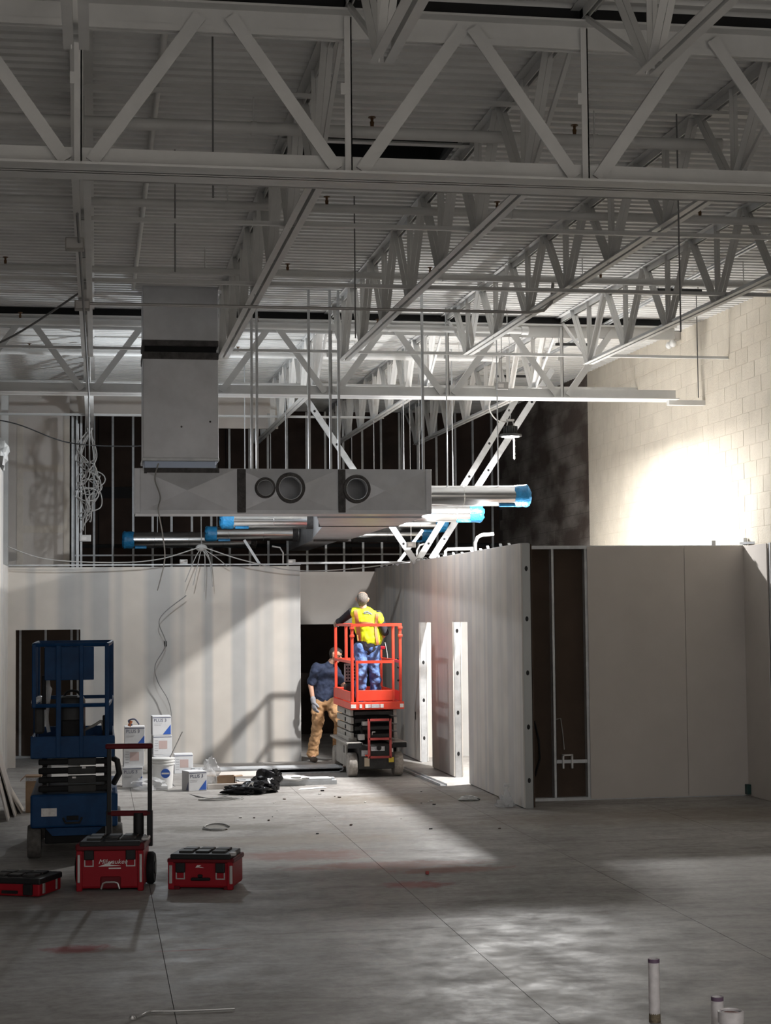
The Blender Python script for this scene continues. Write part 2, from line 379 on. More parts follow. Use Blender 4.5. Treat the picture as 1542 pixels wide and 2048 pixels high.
# ------------------------------------------------------------------ bar joists
def joist(X, y0, y1, zb, label, yv0=-99):
    t = thing('bar_joist', label, 'joist', (X, (y0+y1)/2, zb), 'white bar joists under the deck')
    b = MB(); ya, yb_ = max(y0+1.22, yv0), y1-1.22
    def sl(y): return zb+zo(y)
    for sg in (-1, 1):
        b.ang((X+sg*.013, ya, sl(ya)), (X+sg*.013, yb_, sl(yb_)), .052, .007, sg, 1)
    b.build('bottom_chord', WSTEEL, t)
    b = MB(); ys = max(y0-.1, yv0)
    for sg in (-1, 1):
        b.ang((X+sg*.013, ys, DZ+zo(ys)-.004), (X+sg*.013, y1+.1, DZ+zo(y1)-.004), .066, .008, sg, -1)
    b.build('top_chord', WSTEEL, t)
    yb0, yb1 = y0+1.22, y1-1.22; n = 7; pl = (yb1-yb0-.3)/(n-1)
    for i in range(n):
        yn = yb0+.15+i*pl
        if yn < yv0: continue
        for dy, wd in ((-pl/2, .042), (0, .03), (pl/2, .042)):
            yt = yn+dy
            p = (X, yn+dy*.08, sl(yn)+.012); q = (X, yt-dy*.06, DZ+zo(yt)-.015)
            bb = MB(); bb.ang((p[0]-wd/2, p[1], p[2]), (q[0]-wd/2, q[1], q[2]), wd, .006, 1, 1, (0, 1, 0)); bb.bar(p, q, wd*.9, .006, (0, 1, .01))
            bb.build('web_member', WSTEEL, t)
    for ye_, yt in ((yb0+.1, y0+.05), (yb1-.1, y1-.05)):
        if yt < yv0: continue
        bb = MB(); bb.bar((X, ye_, sl(ye_)+.02), (X, yt, DZ+zo(yt)-.05), .028); bb.build('end_rod', WSTEEL, t)
jn = ['the leaning sheets', 'the left door', 'the cable bundle', 'the duct riser', 'the plenum', 'the lamp', 'the block wall']
for k, X in enumerate(JX):
    if k >= 1: joist(X, -1.6, 9.95, 5.15, 'white bar joist end before the big girder, in line with '+jn[k], 5.5)
    joist(X, 9.95, 21.45, 5.24 if k == 5 else 5.15, 'white bar joist between the two girders, in line with '+jn[k])
    joist(X, 21.45, 32.9, 5.15, 'white bar joist beyond the far girder, in line with '+jn[k])

# ------------------------------------------------------------------ outer walls
# block wall on the right
wr = sroot('wall_right', (7.9, 20, 0), 'cream painted concrete block wall, bare dark block at its far end')
b = MB(); b.box(7.9, 8.15, -7, 26.85, 0, 6.6); b.build('wall_core', MORT, wr)
b = MB(); b.box(7.9, 8.15, 26.85, 33.2, 0, 6.6); b.build('bare_wall_core', MORTB, wr)
def paint_edge(m1, m2):
    # bare block beyond the straight edge where the cream paint stops
    N = m1.node_tree.nodes; L = m1.node_tree.links; b1 = N['Principled BSDF']
    g = N.new('ShaderNodeNewGeometry'); sp = N.new('ShaderNodeSeparateXYZ'); L.new(g.outputs['Position'], sp.inputs[0])
    c = N.new('ShaderNodeMath'); c.operation = 'GREATER_THAN'; c.inputs[1].default_value = 26.85; L.new(sp.outputs['Y'], c.inputs[0])
    mp = N.new('ShaderNodeMapping'); mp.inputs['Scale'].default_value = (1, .55, 1.3); L.new(g.outputs['Position'], mp.inputs['Vector'])
    n = N.new('ShaderNodeTexNoise'); n.inputs['Scale'].default_value = 1.8; n.inputs['Detail'].default_value = 7; L.new(mp.outputs[0], n.inputs['Vector'])
    r = N.new('ShaderNodeValToRGB'); r.color_ramp.elements[0].position = .42; r.color_ramp.elements[1].position = .74
    r.color_ramp.elements[0].color = (.075, .055, .045, 1); r.color_ramp.elements[1].color = (.27, .245, .22, 1); L.new(n.outputs['Fac'], r.inputs['Fac'])
    old = b1.inputs['Base Color'].links[0].from_socket
    x = N.new('ShaderNodeMix'); x.data_type = 'RGBA'; L.new(c.outputs[0], x.inputs[0]); L.new(old, x.inputs[6]); L.new(r.outputs[0], x.inputs[7]); L.new(x.outputs[2], b1.inputs['Base Color'])
paint_edge(BLOCKP, BLOCKB)
LB, HB = .4064, .2032
src = {}
cells = []
for r_ in range(14, 31):
    z0 = r_*HB
    for c_ in range(0, 46):
        y0 = 14.2+c_*LB+(LB/2 if r_ % 2 else 0)
        cells.append((y0, z0))
cells.sort(key=lambda a: a[0]); npart = 0; rest = MB(); restb = MB()
for y0, z0 in cells:
    vis = y0 > 16.9
    bare = False
    g = .003
    if vis and npart < 300:
        key = 'b' if bare else 'p'
        if key not in src:
            bb = MB(); bb.bev(7.8965, 7.96, y0+g, y0+LB-g, z0+g, z0+HB-g, .003)
            o = bb.build('block', BLOCKB if bare else BLOCKP, wr); src[key] = (o, y0, z0)
        else:
            so, sy_, sz_ = src[key]; o = share(so, wr, (random.uniform(-.0015, .0015), y0-sy_, z0-sz_))
        npart += 1
    elif vis:
        (restb if bare else rest).box(7.8965, 7.96, y0+g, y0+LB-g, z0+g, z0+HB-g)
if rest.v: rest.build('block_courses', BLOCKP, wr, kind='stuff')
if restb.v: restb.build('bare_block_courses', BLOCKB, wr, kind='stuff')
b = MB(); b.box(7.40, 7.9, 21.40, 21.50, 4.94, 5.003); b.build('bearing_seat', WSTEEL, wr)
# back wall: dark sheathing with bare metal studs
wb = sroot('wall_back', (2, 33, 0), 'dark unfinished back wall of sheathing and metal studs')
b = MB(); b.box(-9, 8.2, 33.25, 33.4, 0, 6.6); b.build('wall_core', DARKM, wb)
for i in range(9):
    for (za, zb_) in ((2.6, 3.55), (3.62, 4.5), (4.72, 6.2)):
        bb = MB(); x0 = -2.4+i*1.22; bb.box(x0+.01, x0+1.21, 33.19, 33.25, za, zb_); bb.build('sheathing_panel', SHEATH, wb)
s0 = None
for i in range(26):
    x = -.42+i*.372
    if s0 is None:
        bb = MB(); bb.chan((x, 33.17, 0), (x, 33.17, 6.2), .042, .09, upv=(0, 1, 0)); s0 = bb.build('stud', GALV, wb); sx0 = x
    else: share(s0, wb, (x-sx0+random.uniform(-.012, .012), 0, 0))
b = MB(); b.chan((-.42, 33.15, 3.39), (8, 33.15, 3.39), .035, .03); b.build('bridging_channel', GALV, wb)
# enclosing walls that the photo only shows by the light they return
b = MB(); b.box(-9.2, -9, -7, 33.4, 0, 6.6); struct(b.build('wall_left', PAPER))
b = MB(); b.box(-9.2, 8.2, -7.2, -7, 0, 6.6); struct(b.build('wall_front', PAPER))

# ------------------------------------------------------------------ partitions
WH = 3.04
def punched_stud(name, p0, p1, ax, wid, par, holes, m_=GALV, flange=.03, depth_dir=(0, 1, 0)):
    """steel stud: web facing -Y with dark punch-outs"""
    x, y = p0[0], p0[1]
    b = MB(); b.box(x, x+wid, y, y+.004, p0[2], p1[2]); b.box(x, x+.004, y, y+flange, p0[2], p1[2]); b.box(x+wid-.004, x+wid, y, y+flange, p0[2], p1[2])
    o = b.build(name, m_, par)
    for h in holes:
        bb = MB(); bb.lathe((x+wid/2, y-.0012, h), [(.0, 0), (.019, 0), (.019, .002), (0, .002)], 10, 'y', False)
        for i, v in enumerate(bb.v): bb.v[i] = (v[0], v[1], h+(v[2]-h)*1.6)
        bb.build('punch_out', DARKM, o)
    return o
def wall_x(name, X0, X1, y, th, H, openings, m_, label):
    """wall along X, face at y toward camera; openings (xa, xb, top)"""
    b = MB(); x = X0
    for xa, xb, zt in openings:
        b.box(x, xa, y, y+th, 0, H); b.box(xa, xb, y, y+th, zt, H); x = xb
    b.box(x, X1, y, y+th, 0, H)
    return struct(b.build(name, m_), label)
# left back partition
wbl = wall_x('wall_back_left', -1.3, 3.1, 26.32, .13, 2.99, [(-1.19, -.235, 2.05)], DRYX, 'taped drywall partition lit by the hanging lamp, with a door opening')
b = MB(); b.box(3.1, 3.104, 26.32, 26.45, 0, 2.99); b.build('end_cap', GYPEDGE, wbl)
b = MB(); b.chan((-1.3, 26.385, 3.012), (3.12, 26.385, 3.012), .1, .02); b.build('top_track', GALV, wbl)
b = MB(); b.box(1.02, 1.06, 26.312, 26.32, 1.78, 1.86); b.build('outlet_hole', DARKM, wbl)
# behind its door: brown backing with studs
wd = sroot('wall_room_left', (-.7, 28.2, 0), 'brown backed partition seen through the left door opening')
b = MB(); b.box(-1.9, 1.2, 28.2, 28.22, 0, 2.9); b.build('backing_board', BROWN, wd)
for x in (-1.2, -.80, -.39, .02):
    b = MB(); b.chan((x, 28.19, 0), (x, 28.19, 2.9), .036, .09, upv=(0, 1, 0)); b.build('stud', GALV, wd)
b = MB(); b.box(-1.9, 1.2, 28.08, 28.19, 0, .03); b.build('bottom_track', GALV, wd)
# left side wall
b = MB(); b.box(-1.45, -1.3, 25.05, 26.45, 0, 3.0); b.box(-1.45, -1.31, 19, 25.05, 0, 4.32)
struct(b.build('wall_left_side', DRYY), 'grey drywall side wall by the leaning sheets')
# tall drywall pier upper left
wt = sroot('wall_pier', (-.9, 28.6, 0), 'tall taped drywall pier above the left partition')
b = MB(); b.box(-1.9, -.43, 28.6, 28.75, 0, 6.1); b.build('pier_face', PAPER, wt)
for z in (3.62, 4.62): b = MB(); b.box(-1.2, -.5, 28.594, 28.6, z, z+.12); b.build('tape_seam', MUD, wt)
for x in (-1.28, -.53): b = MB(); b.box(x, x+.1, 28.593, 28.6, 2.9, 5.5); b.build('tape_seam', MUD, wt)
for x in (-.40, -.33, -.26): b = MB(); b.box(x, x+.035, 28.62, 28.7, 0, 5.6); b.build('edge_stud', GALV, wt)
b = MB(); b.box(-1.48, -1.37, 27.6, 27.72, 2.9, 5.75); struct(b.build('trim_1', WSTEEL), 'white painted steel post beside the drywall pier')
# bulkhead panels near the roof
b = MB(); b.box(-2.6, .95, 28.9, 28.98, 5.62, 6.14); struct(b.build('trim_2', PAPER), 'pale drywall bulkhead high on the left below the deck')
b = MB(); b.box(-1.9, -1.12, 28.86, 28.9, 5.80, 5.97); struct(b.build('trim_3', DARKM), 'dark vent hole in the pale bulkhead')
b = MB(); b.box(1.45, 3.05, 28.9, 28.98, 5.40, 6.14); struct(b.build('trim_4', PAPER), 'pale drywall bulkhead above the dark stud wall, right of the duct riser')
# corridor wall
wc = wall_x('wall_corridor', 3.0, 4.83, 29.6, .13, 2.98, [(3.2, 4.75, 2.07)], PAPER, 'shaded drywall header above the dark corridor opening')
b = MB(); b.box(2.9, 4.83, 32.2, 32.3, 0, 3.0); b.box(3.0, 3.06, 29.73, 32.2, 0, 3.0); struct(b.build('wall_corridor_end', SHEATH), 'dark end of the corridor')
# long side partition (faces left) with two door openings
ws = sroot('wall_side', (4.89, 24, 0), 'long drywall partition with two narrow door openings')
for side, xa in (('drywall_face', 4.83), ('inner_face', 4.942)):
    b = MB(); y_ = 19.24 if side == 'drywall_face' else 19.95
    for ya, yb_, zt in ((22.17, 23.14, 2.125), (24.68, 25.63, 2.11)):
        b.box(xa, xa+.016, y_, ya, .012, WH); b.box(xa, xa+.016, ya, yb_, zt, WH); y_ = yb_
    b.box(xa, xa+.016, y_, 29.75, .012, WH); b.build(side, DRYY, ws)
for y_ in (23.14, 25.63): punched_stud('jamb_stud', (4.846, y_, 0), (0, 0, 2.12), 0, .096, ws, [.36, .93, 1.5] if y_ > 24 else [.32, .88, 1.42, 2.0])
for y_ in (22.16, 24.67): b = MB(); b.box(4.846, 4.942, y_-.004, y_, 0, 2.12); b.build('jamb_stud', GALV, ws)
b = MB(); b.box(4.846, 4.942, 22.16, 23.15, 2.125, 2.13); b.box(4.846, 4.942, 24.67, 25.64, 2.115, 2.12); b.build('header_track', GALV, ws)
b = MB(); b.box(4.846, 4.942, 19.3, 29.75, WH-.03, WH+.006); b.build('top_track', GALV, ws)
for i in range(18):
    y_ = 19.9+i*.55+random.uniform(-.1, .1); h = random.uniform(.012, .04)
    b = MB(); b.bar((4.87, y_, WH), (4.87, y_+.05, WH+h), .03, .02); b.build('screw_clip', GALV, ws)
b = MB(); b.box(4.822, 4.83, 25.95, 25.98, .62, .74); b.build('outlet_slot', DARKM, ws)
# front partition with the open stud bay
wf = sroot('wall_front_right', (6.3, 20, 0), 'grey drywall partition with one open stud bay')
b = MB(); b.bev(5.83, 7.048, 19.95, 19.966, .012, WH-.01, .003); b.build('drywall_sheet', PAPER, wf)
b = MB(); b.bev(7.052, 7.82, 19.95, 19.966, .012, WH-.01, .003); b.build('drywall_sheet', PAPER, wf)
b = MB(); b.box(4.95, 7.9, 20.075, 20.09, .0, WH-.01); b.build('brown_backing', BROWN, wf)
b = MB(); b.box(4.98, 7.81, 19.955, 20.075, 0, .035); b.build('bottom_track', GALV, wf)
b = MB(); b.box(4.96, 7.81, 19.955, 20.075, WH-.04, WH); b.build('top_track', GALV, wf)
b = MB(); b.box(5.385, 5.42, 19.97, 19.975, .03, WH-.03); b.box(5.385, 5.389, 19.97, 20.07, .03, WH-.03); b.box(5.416, 5.42, 19.97, 19.99, .03, WH-.03); b.build('stud', GALV, wf)
b = MB(); b.box(5.80, 5.832, 19.968, 19.973, .03, WH-.03); b.box(5.80, 5.804, 19.97, 20.07, .03, WH-.03); b.build('stud', GALV, wf)
punched_stud('corner_stud', (4.848, 19.26, 0), (0, 0, WH), 0, .1, wf, [.32, .93, 1.55, 2.17, 2.75], mat('dull_galvanised', (.34, .35, .35), .35, .9), .04)
b = MB(); b.box(4.95, 4.966, 19.26, 19.95, .012, WH-.01); b.build('return_sheet', BROWN, wf)
b = MB(); b.box(5.42, 5.80, 19.985, 20.03, .44, .48); b.build('box_support', GALV, wf)
b = MB(); b.box(5.49, 5.51, 19.96, 20.0, .38, .54); b.box(5.60, 5.62, 19.96, 20.0, .38, .54); b.box(5.49, 5.62, 19.96, 20.0, .53, .545); b.build('outlet_box', WSTEEL, wf)
b = MB(); b.tube([(5.17, 20.05, .95), (5.22, 20.04, .72), (5.23, 20.04, .5), (5.17, 20.04, .3), (5.10, 20.05, .22)], .012); b.build('loose_cable', BLKP, wf, True)
b = MB(); b.tube([(5.44, 20.06, .96), (5.5, 20.06, .97), (5.52, 20.05, .8), (5.53, 20.03, .6)], .006); b.build('box_cable', CABLE, wf, True)
b = MB(); b.bev(7.76, 7.85, 19.86, 19.95, .02, .14, .006); b.build('green_corner_clip', mat('dark_green', (.012, .05, .045), .5), wf)
for x, d_ in ((7.45, .06), (7.86, .09)): b = MB(); b.chan((x, 20.0, WH), (x, 20.0, WH+d_), .05, .03, upv=(0, 1, 0)); b.build('stud_stub', GALV, wf)
b = MB(); b.chan((7.82, 20.02, WH+.01), (7.95, 19.8, WH+.01), .09, .03); b.build('corner_track', GALV, wf)
b = MB(); b.box(7.808, 7.826, 19.22, 19.97, .004, WH-.01); b.build('return_sheet', PAPER, wf)
b = MB(); b.box(7.83, 7.89, 19.16, 19.22, 0, WH); b.build('end_stud', GALV, wf)
# cross partition inside the right hand room
b = MB(); b.box(4.97, 7.9, 26.5, 26.62, 0, WH); struct(b.build('wall_room_right', DRYX), 'bright lit drywall seen through the narrow doors')

# ------------------------------------------------------------------ overhead pipes, bridging, conduit
def pipe(name, pts, r, m_, label, cat, group=None, n=10):
    b = MB(); b.tube(pts, r, n); return tag(b.build(name, m_, None, True), label, cat, group)
PG = 'white sprinkler lines under the deck'
for (Y, z, r, x0, x1, lb) in [(11.95, 5.69, .045, -8, 4.5, 'thick white sprinkler pipe just beyond the big girder, with a capped end'),
        (14.4, 5.72, .036, -8, 7.6, 'white sprinkler pipe passing below the dark roof opening'),
        (17.45, 5.76, .036, -8, 7.6, 'white sprinkler pipe crossing in front of the tall duct riser top'),
        (20.85, 5.79, .042, -8, 5.3, 'white sprinkler pipe just before the far girder'),
        (23.75, 5.87, .042, -8, 5.6, 'bright white sprinkler pipe beyond the far girder near the lamp')]:
    t = thing('sprinkler_pipe', lb, 'pipe', (0, Y, z), PG)
    b = MB(); b.tube([(x0, Y, z), (x1, Y, z)], r, 12); b.build('pipe_run', WSTEEL, t, True)
    for x in (-4.6, -1.9, 1.1, 3.6, 5.1, 6.9):
        if x < x1-.1:
            bb = MB(); bb.tube([(x, Y, z), (x, Y, DZ+zo(Y)+.01)], .006, 6); bb.build('hanger_rod', WSTEEL, t)
            bb = MB(); bb.lathe((x-.02, Y, z), [(r+.006, 0), (r+.006, .04)], 12, 'x'); bb.build('pipe_clamp', WSTEEL, t, True)
    bb = MB(); bb.lathe((x1-.02, Y, z), [(r+.012, 0), (r+.012, .09), (r*.6, .1)], 12, 'x'); bb.build('end_cap', WSTEEL, t, True)
    for x in (-3.4, -.9, 1.95, 3.45, 5.3):
        if x < x1:
            hd = MB(); hd.lathe((x, Y, z+r), [(.012, -.01), (.016, .03), (.010, .04), (.012, .06), (.028, .062), (.028, .068)], 10); hd.build('sprinkler_head', BROWNSP, t, True)
BG = 'bridging angles tying the joists'
for (Y, z, x0, x1, lb) in [(11.7, 5.84, -8, 7.9, 'upper white bridging angle beside the thick sprinkler pipe'),
        (12.95, 5.22, -8, 7.9, 'lower white bridging angle below the dark roof opening'),
        (15.5, 5.25, -8, 7.9, 'lower white bridging angle midway between the girders'),
        (20.55, 5.42, -8, 7.9, 'white bridging angle bolted to the block wall before the far girder'),
        (24.25, 5.51, -8, 7.9, 'white bridging angle bolted to the block wall beyond the far girder'),
        (27.3, 5.40, -8, 4.6, 'white bridging angle above the dark stud wall')]:
    b = MB(); b.ang((x0, Y, z), (x1, Y, z), .038, .006, 1, 1); tag(b.build('bridging_angle', WSTEEL), lb, 'bridging', BG)
pipe('conduit', [(-.08, 10.2, 4.845), (.25, 10.2, 4.84), (1.4, 10.2, 4.838), (5.5, 10.2, 4.838), (7.4, 10.2, 4.838)], .011, STEELB, 'thin steel conduit strapped under the big girder', 'conduit')
pipe('conduit', [(-.1, 16.3, 5.2), (4.2, 16.3, 5.2), (4.36, 16.3, 5.22), (4.44, 16.3, 5.3), (4.46, 16.3, 5.5)], .016, STEELB, 'steel conduit from a junction box, bending up at the joist below the roof', 'conduit')
for (x, y_, z, lb) in [(-.16, 13.0, 5.05, 'small grey junction box on the joist above the cable bundle'), (-.13, 16.25, 5.17, 'small grey junction box where the long bent conduit starts')]:
    t = thing('junction_box', lb, 'junction box', (x, y_, z)); b = MB(); b.bev(x-.07, x+.07, y_-.05, y_+.05, z-.045, z+.045, .006); b.build('box_body', LGREY, t)
    b = MB(); b.box(x-.06, x+.06, y_-.056, y_-.05, z-.035, z+.035); b.build('cover_plate', STEELB, t)
pipe('conduit', [(.42, 8, 5.86), (.42, 14, 5.93), (.42, 19.7, 6.0)], .024, WSTEEL, 'white conduit running lengthwise under the deck above the duct riser', 'conduit')
for k, (x, dz) in enumerate(((6.52, 0), (6.58, .0))):
    pipe('conduit', [(x, 8, 5.83), (x, 27, 6.05)], .014, GALV, 'bright steel conduit on the trapeze hangers, '+['nearer the last joist', 'nearer the block wall'][k], 'conduit', 'conduits on the trapeze hangers')
for (Y, z, lb) in [(18.7, 5.935, 'dark trapeze hanger bar below the conduits, between the two girders'), (23.0, 5.985, 'dark trapeze hanger bar below the conduits, just beyond the far girder'), (26.5, 6.025, 'dark trapeze hanger bar below the conduits, deepest toward the bare block')]:
    t = thing('trapeze_hanger', lb, 'hanger', (6.6, Y, z-.03), 'trapeze hangers')
    b = MB(); b.chan((6.32, Y, z-.03), (6.88, Y, z-.03), .05, .035); b.build('strut_bar', LDARK, t)
    for x in (6.36, 6.84): bb = MB(); bb.tube([(x, Y, z-.03), (x, Y, DZ+zo(Y)+.01)], .006, 6); bb.build('threaded_rod', STEELB, t)
# droplines
for (x, y_, z0, lb) in [(.62, 13.6, 4.98, 'thin dark drop cable in front of the duct riser, long one'), (.72, 10.6, 4.85, 'thin dark drop cable from deck to the big girder'), (.83, 21.9, 4.6, 'thin drop wire behind the duct riser'), (4.25, 12.0, 4.3, 'thin dark drop wire right of the lamp line'), (2.28, 15.0, 4.7, 'thin grey drop wire between the middle joists'), (7.0, 19.2, 4.75, 'thin dark drop rod in front of the block wall')]:
    pipe('drop_wire', [(x, y_, z0), (x, y_, DZ+zo(y_)+.02)], .006, CABLEG, lb, 'wire')
# emergency light on the block wall
t = thing('emergency_light', 'small twin-head emergency light on the block wall', 'light', (7.8, 22.4, 5.9))
b = MB(); b.bev(7.80, 7.895, 22.3, 22.5, 5.95, 6.07, .01); b.build('housing', STEELB, t)
for yy in (22.32, 22.48): b = MB(); b.sph((7.79, yy, 5.9), .05); b.build('lamp_head', WHITEP, t, True)

# ------------------------------------------------------------------ duct riser and plenum
t = thing('duct_riser', 'tall square sheet-metal duct riser dropping from the roof to the plenum', 'duct', (.97, 20.1, 4.02))
b = MB(); b.bev(.53, 1.395, 19.78, 20.45, 5.365, 6.3, .008); b.build('upper_section', GALVD, t)
b = MB(); b.bev(.53, 1.395, 19.78, 20.45, 4.05, 5.275, .008); b.build('lower_section', GALVD, t)
b = MB(); b.box(.55, 1.375, 19.80, 20.43, 5.26, 5.38); b.build('flexible_connector', BLK, t)
for z0, z1 in ((5.355, 5.425), (5.20, 5.285)): b = MB(); b.bev(.522, 1.40, 19.772, 20.458, z0, z1, .01); b.build('mastic_band', MASTIC, t)
b = MB(); b.bev(.52, 1.40, 19.77, 20.46, 4.02, 4.06, .006); b.build('drive_slip', GALV, t)
b = MB(); b.bev(.545, 1.36, 19.80, 20.44, 3.93, 4.03, .006); b.build('collar', mat('blue_grey_collar', (.30, .35, .44), .35, .7), t)
for (x, z) in ((.97, 4.42), (1.3, 4.48)): b = MB(); b.sph((x, 19.782, z), .012); b.build('dent_mark', MASTIC, t, True)
t = thing('supply_plenum', 'wide sheet-metal plenum with three round openings below the duct riser', 'duct', (2.16, 20.1, 3.42))
YF, z0, z1 = 19.75, 3.42, 3.935
b = MB(); b.box(.44, 3.88, YF+.03, 20.42, z1-.01, z1); b.build('top_panel', GALVD, t)
b = MB(); b.box(.44, 3.88, YF+.03, 20.42, z0, z0+.01); b.build('bottom_panel', GALVD, t)
b = MB(); b.box(.44, 3.88, 20.41, 20.42, z0, z1); b.build('rear_panel', GALVD, t)
for x in (.44, 3.87): b = MB(); b.box(x, x+.01, YF+.02, 20.42, z0, z1); b.build('end_panel', GALVD, t)
def crossbreak(x0, x1, holes):
    b = MB(); xm, zm = (x0+x1)/2, (z0+z1)/2; y = YF
    q = [(x0, y, z0), (x1, y, z0), (x1, y, z1), (x0, y, z1)]
    b.add(q+[(xm, y-.05, zm)]+[(p[0], y+.012, p[2]) for p in q], [(0,1,4),(1,2,4),(2,3,4),(3,0,4),(0,5,6,1),(1,6,7,2),(2,7,8,3),(3,8,5,0),(8,7,6,5)])
    o = b.build('cross_broken_panel', GALVD, t)
    if holes:
        cu = []
        for hx, hz_, r in holes:
            c = MB(); c.lathe((hx, y-.15, hz_), [(r, 0), (r, .3)], 28, 'y'); co = c.build('cut', GALVD); cu.append(co)
            md = o.modifiers.new('b', 'BOOLEAN'); md.object = co; md.operation = 'DIFFERENCE'; md.solver = 'EXACT'
        bpy.context.view_layer.update(); dg = bpy.context.evaluated_depsgraph_get(); me = bpy.data.meshes.new_from_object(o.evaluated_get(dg))
        o.modifiers.clear(); o.data = me
        for c in cu: bpy.data.objects.remove(c)
    for hx, hz_, r in holes:
        bb = MB(); bb.lathe((hx, y-.045, hz_), [(r*.93, 0), (r*1.16, .0), (r*1.26, .03), (r*1.24, .06), (r*.93, .06), (r*.93, 0)], 28, 'y', False)
        rg = bb.build('mastic_ring', MASTIC, t, True)
        bb = MB(); bb.lathe((hx, y-.04, hz_), [(r*.95, 0), (r*.95, .16), (r*.92, .16), (r*.92, 0), (r*.95, 0)], 28, 'y', False); bb.build('take_off_collar', SPIRAL, t, True)
crossbreak(.46, 1.60, [])
crossbreak(1.60, 2.80, [(1.93, 3.71, .10), (2.22, 3.71, .145)])
crossbreak(2.80, 3.86, [(3.0, 3.70, .135)])
for x, wd in ((1.655, .10), (2.825, .085)):
    b = MB(); b.bev(x-wd/2, x+wd/2, YF-.022, YF+.02, z0+.005, z1-.005, .006); b.build('mastic_band', MASTIC, t)
b = MB(); b.bev(.43, .50, YF-.012, YF+.05, z0, z1, .006); b.build('end_flange', GALVD, t)
b = MB(); b.bev(3.82, 3.89, YF-.012, YF+.05, z0, z1, .006); b.build('end_flange', GALVD, t)
b = MB(); b.box(.44, 3.88, YF-.008, YF+.04, z0-.01, z0+.035); b.build('bottom_rail', GALVD, t)
b = MB(); b.box(.54, 1.40, YF-.01, YF+.02, z1-.06, z1+.004); b.build('mastic_seam', MASTIC, t)
for x in (1.78, 1.84, 2.70, 2.80, 3.80, 2.45):
    b = MB(); b.box(x-.014, x+.014, YF-.004, YF+.03, z1-.02, DZ+zo(YF)+.0); b.build('hanger_strap', GALV, t)
# trunk behind the plenum and round branches
t = thing('trunk_duct', 'tapering rectangular trunk duct running back from the plenum', 'duct', (3.5, 25, 3.5))
def seg(ya, yb_, xa0, xa1, xb0, xb1, za, zb_):
    b = MB(); b.add([(xa0, ya, za), (xa1, ya, za), (xa1, ya, zb_), (xa0, ya, zb_), (xb0, yb_, za), (xb1, yb_, za), (xb1, yb_, zb_), (xb0, yb_, zb_)],
                    [(0,1,2,3),(4,7,6,5),(0,4,5,1),(1,5,6,2),(2,6,7,3),(3,7,4,0)]); return b.build('duct_section', GALVD, t)
seg(20.42, 22.3, 2.62, 3.9, 2.9, 3.92, 3.40, 3.9); seg(22.3, 26.8, 2.95, 3.92, 3.35, 3.95, 3.42, 3.9); seg(26.8, 32.3, 3.45, 3.95, 3.6, 3.95, 3.45, 3.88)
for ya, xa, xb in ((22.3, 2.88, 3.94), (26.8, 3.38, 3.97)): b = MB(); b.box(xa, xb, ya-.03, ya+.03, 3.39, 3.92); b.build('mastic_band', MASTIC, t)
RG = 'round branch ducts with blue film caps'
def branch(Y, xa, xb, z, r, capx, lb):
    t = thing('round_duct', lb, 'duct', ((xa+xb)/2, Y, z-r), RG)
    b = MB(); b.lathe((xa, Y, z), [(r, 0), (r, xb-xa)], 32, 'x'); sp_ = b.build('spiral_pipe', SPIRAL, t, True)
    for k in range(1, int(abs(xb-xa)/.62)+1):
        xx = xa+k*.62*(1 if xb > xa else -1)
        if abs(xx-xb) > .25: bb = MB(); bb.lathe((xx, Y, z), [(r, -.006), (r*1.02, -.003), (r*1.02, .003), (r, .006)], 32, 'x', False); bb.build('joint_bead', SPIRAL, sp_, True)
    s = 1 if capx > (xa+xb)/2 else -1
    cp = MB(); cp.lathe((capx-s*.17, Y, z), [(r*1.02, 0), (r*1.06, s*.05), (r*1.05, s*.12), (r*1.10, s*.165), (r*.9, s*.2), (0.01, s*.205)], 24, 'x')
    for i, v in enumerate(cp.v): cp.v[i] = (v[0]+random.uniform(-.012, .012), v[1], v[2]+random.uniform(-.006, .006))
    cp.build('film_cap', FILM, t, True)
    tl = MB(); tl.bev(capx-s*.28-.09, capx-s*.28+.12, Y-r*.7, Y-r*.3, z-r*1.08, z-r*.82, .01); tl.build('film_flap', FILM, t)
    bb = MB(); bb.lathe((xa+(.06 if xb > xa else -.06), Y, z), [(r*1.05, -.05), (r*1.06, .05)], 24, 'x'); bb.build('take_off_ring', MASTIC, t, True)
    for x in (xa*.7+xb*.3, xa*.25+xb*.75):
        bb = MB(); bb.tube([(x, Y, z+r*.9), (x, Y, DZ+zo(Y)+.01)], .008, 6); bb.build('hanger_rod', GALV, t)
branch(20.85, 3.88, 5.32, 3.70, .128, 5.32, 'bright round duct leaving the plenum end, blue film cap below the lamp')
branch(24.4, 3.92, 5.53, 3.69, .125, 5.53, 'bright round duct on the right of the trunk, second from the plenum')
branch(27.4, 3.95, 5.62, 3.69, .125, 5.62, 'round duct on the right of the trunk, third from the plenum')
branch(30.6, 3.95, 6.0, 3.66, .125, 6.0, 'shaded round duct on the right at the trunk end')
branch(26.2, 3.3, 1.9, 3.69, .125, 1.9, 'bright round duct on the left of the trunk, nearest the plenum')
branch(29.9, 3.5, 1.9, 3.66, .125, 1.9, 'round duct on the left of the trunk, middle one')
branch(31.4, 2.9, .5, 3.62, .15, .5, 'dark round duct on the left at the trunk end, longest')

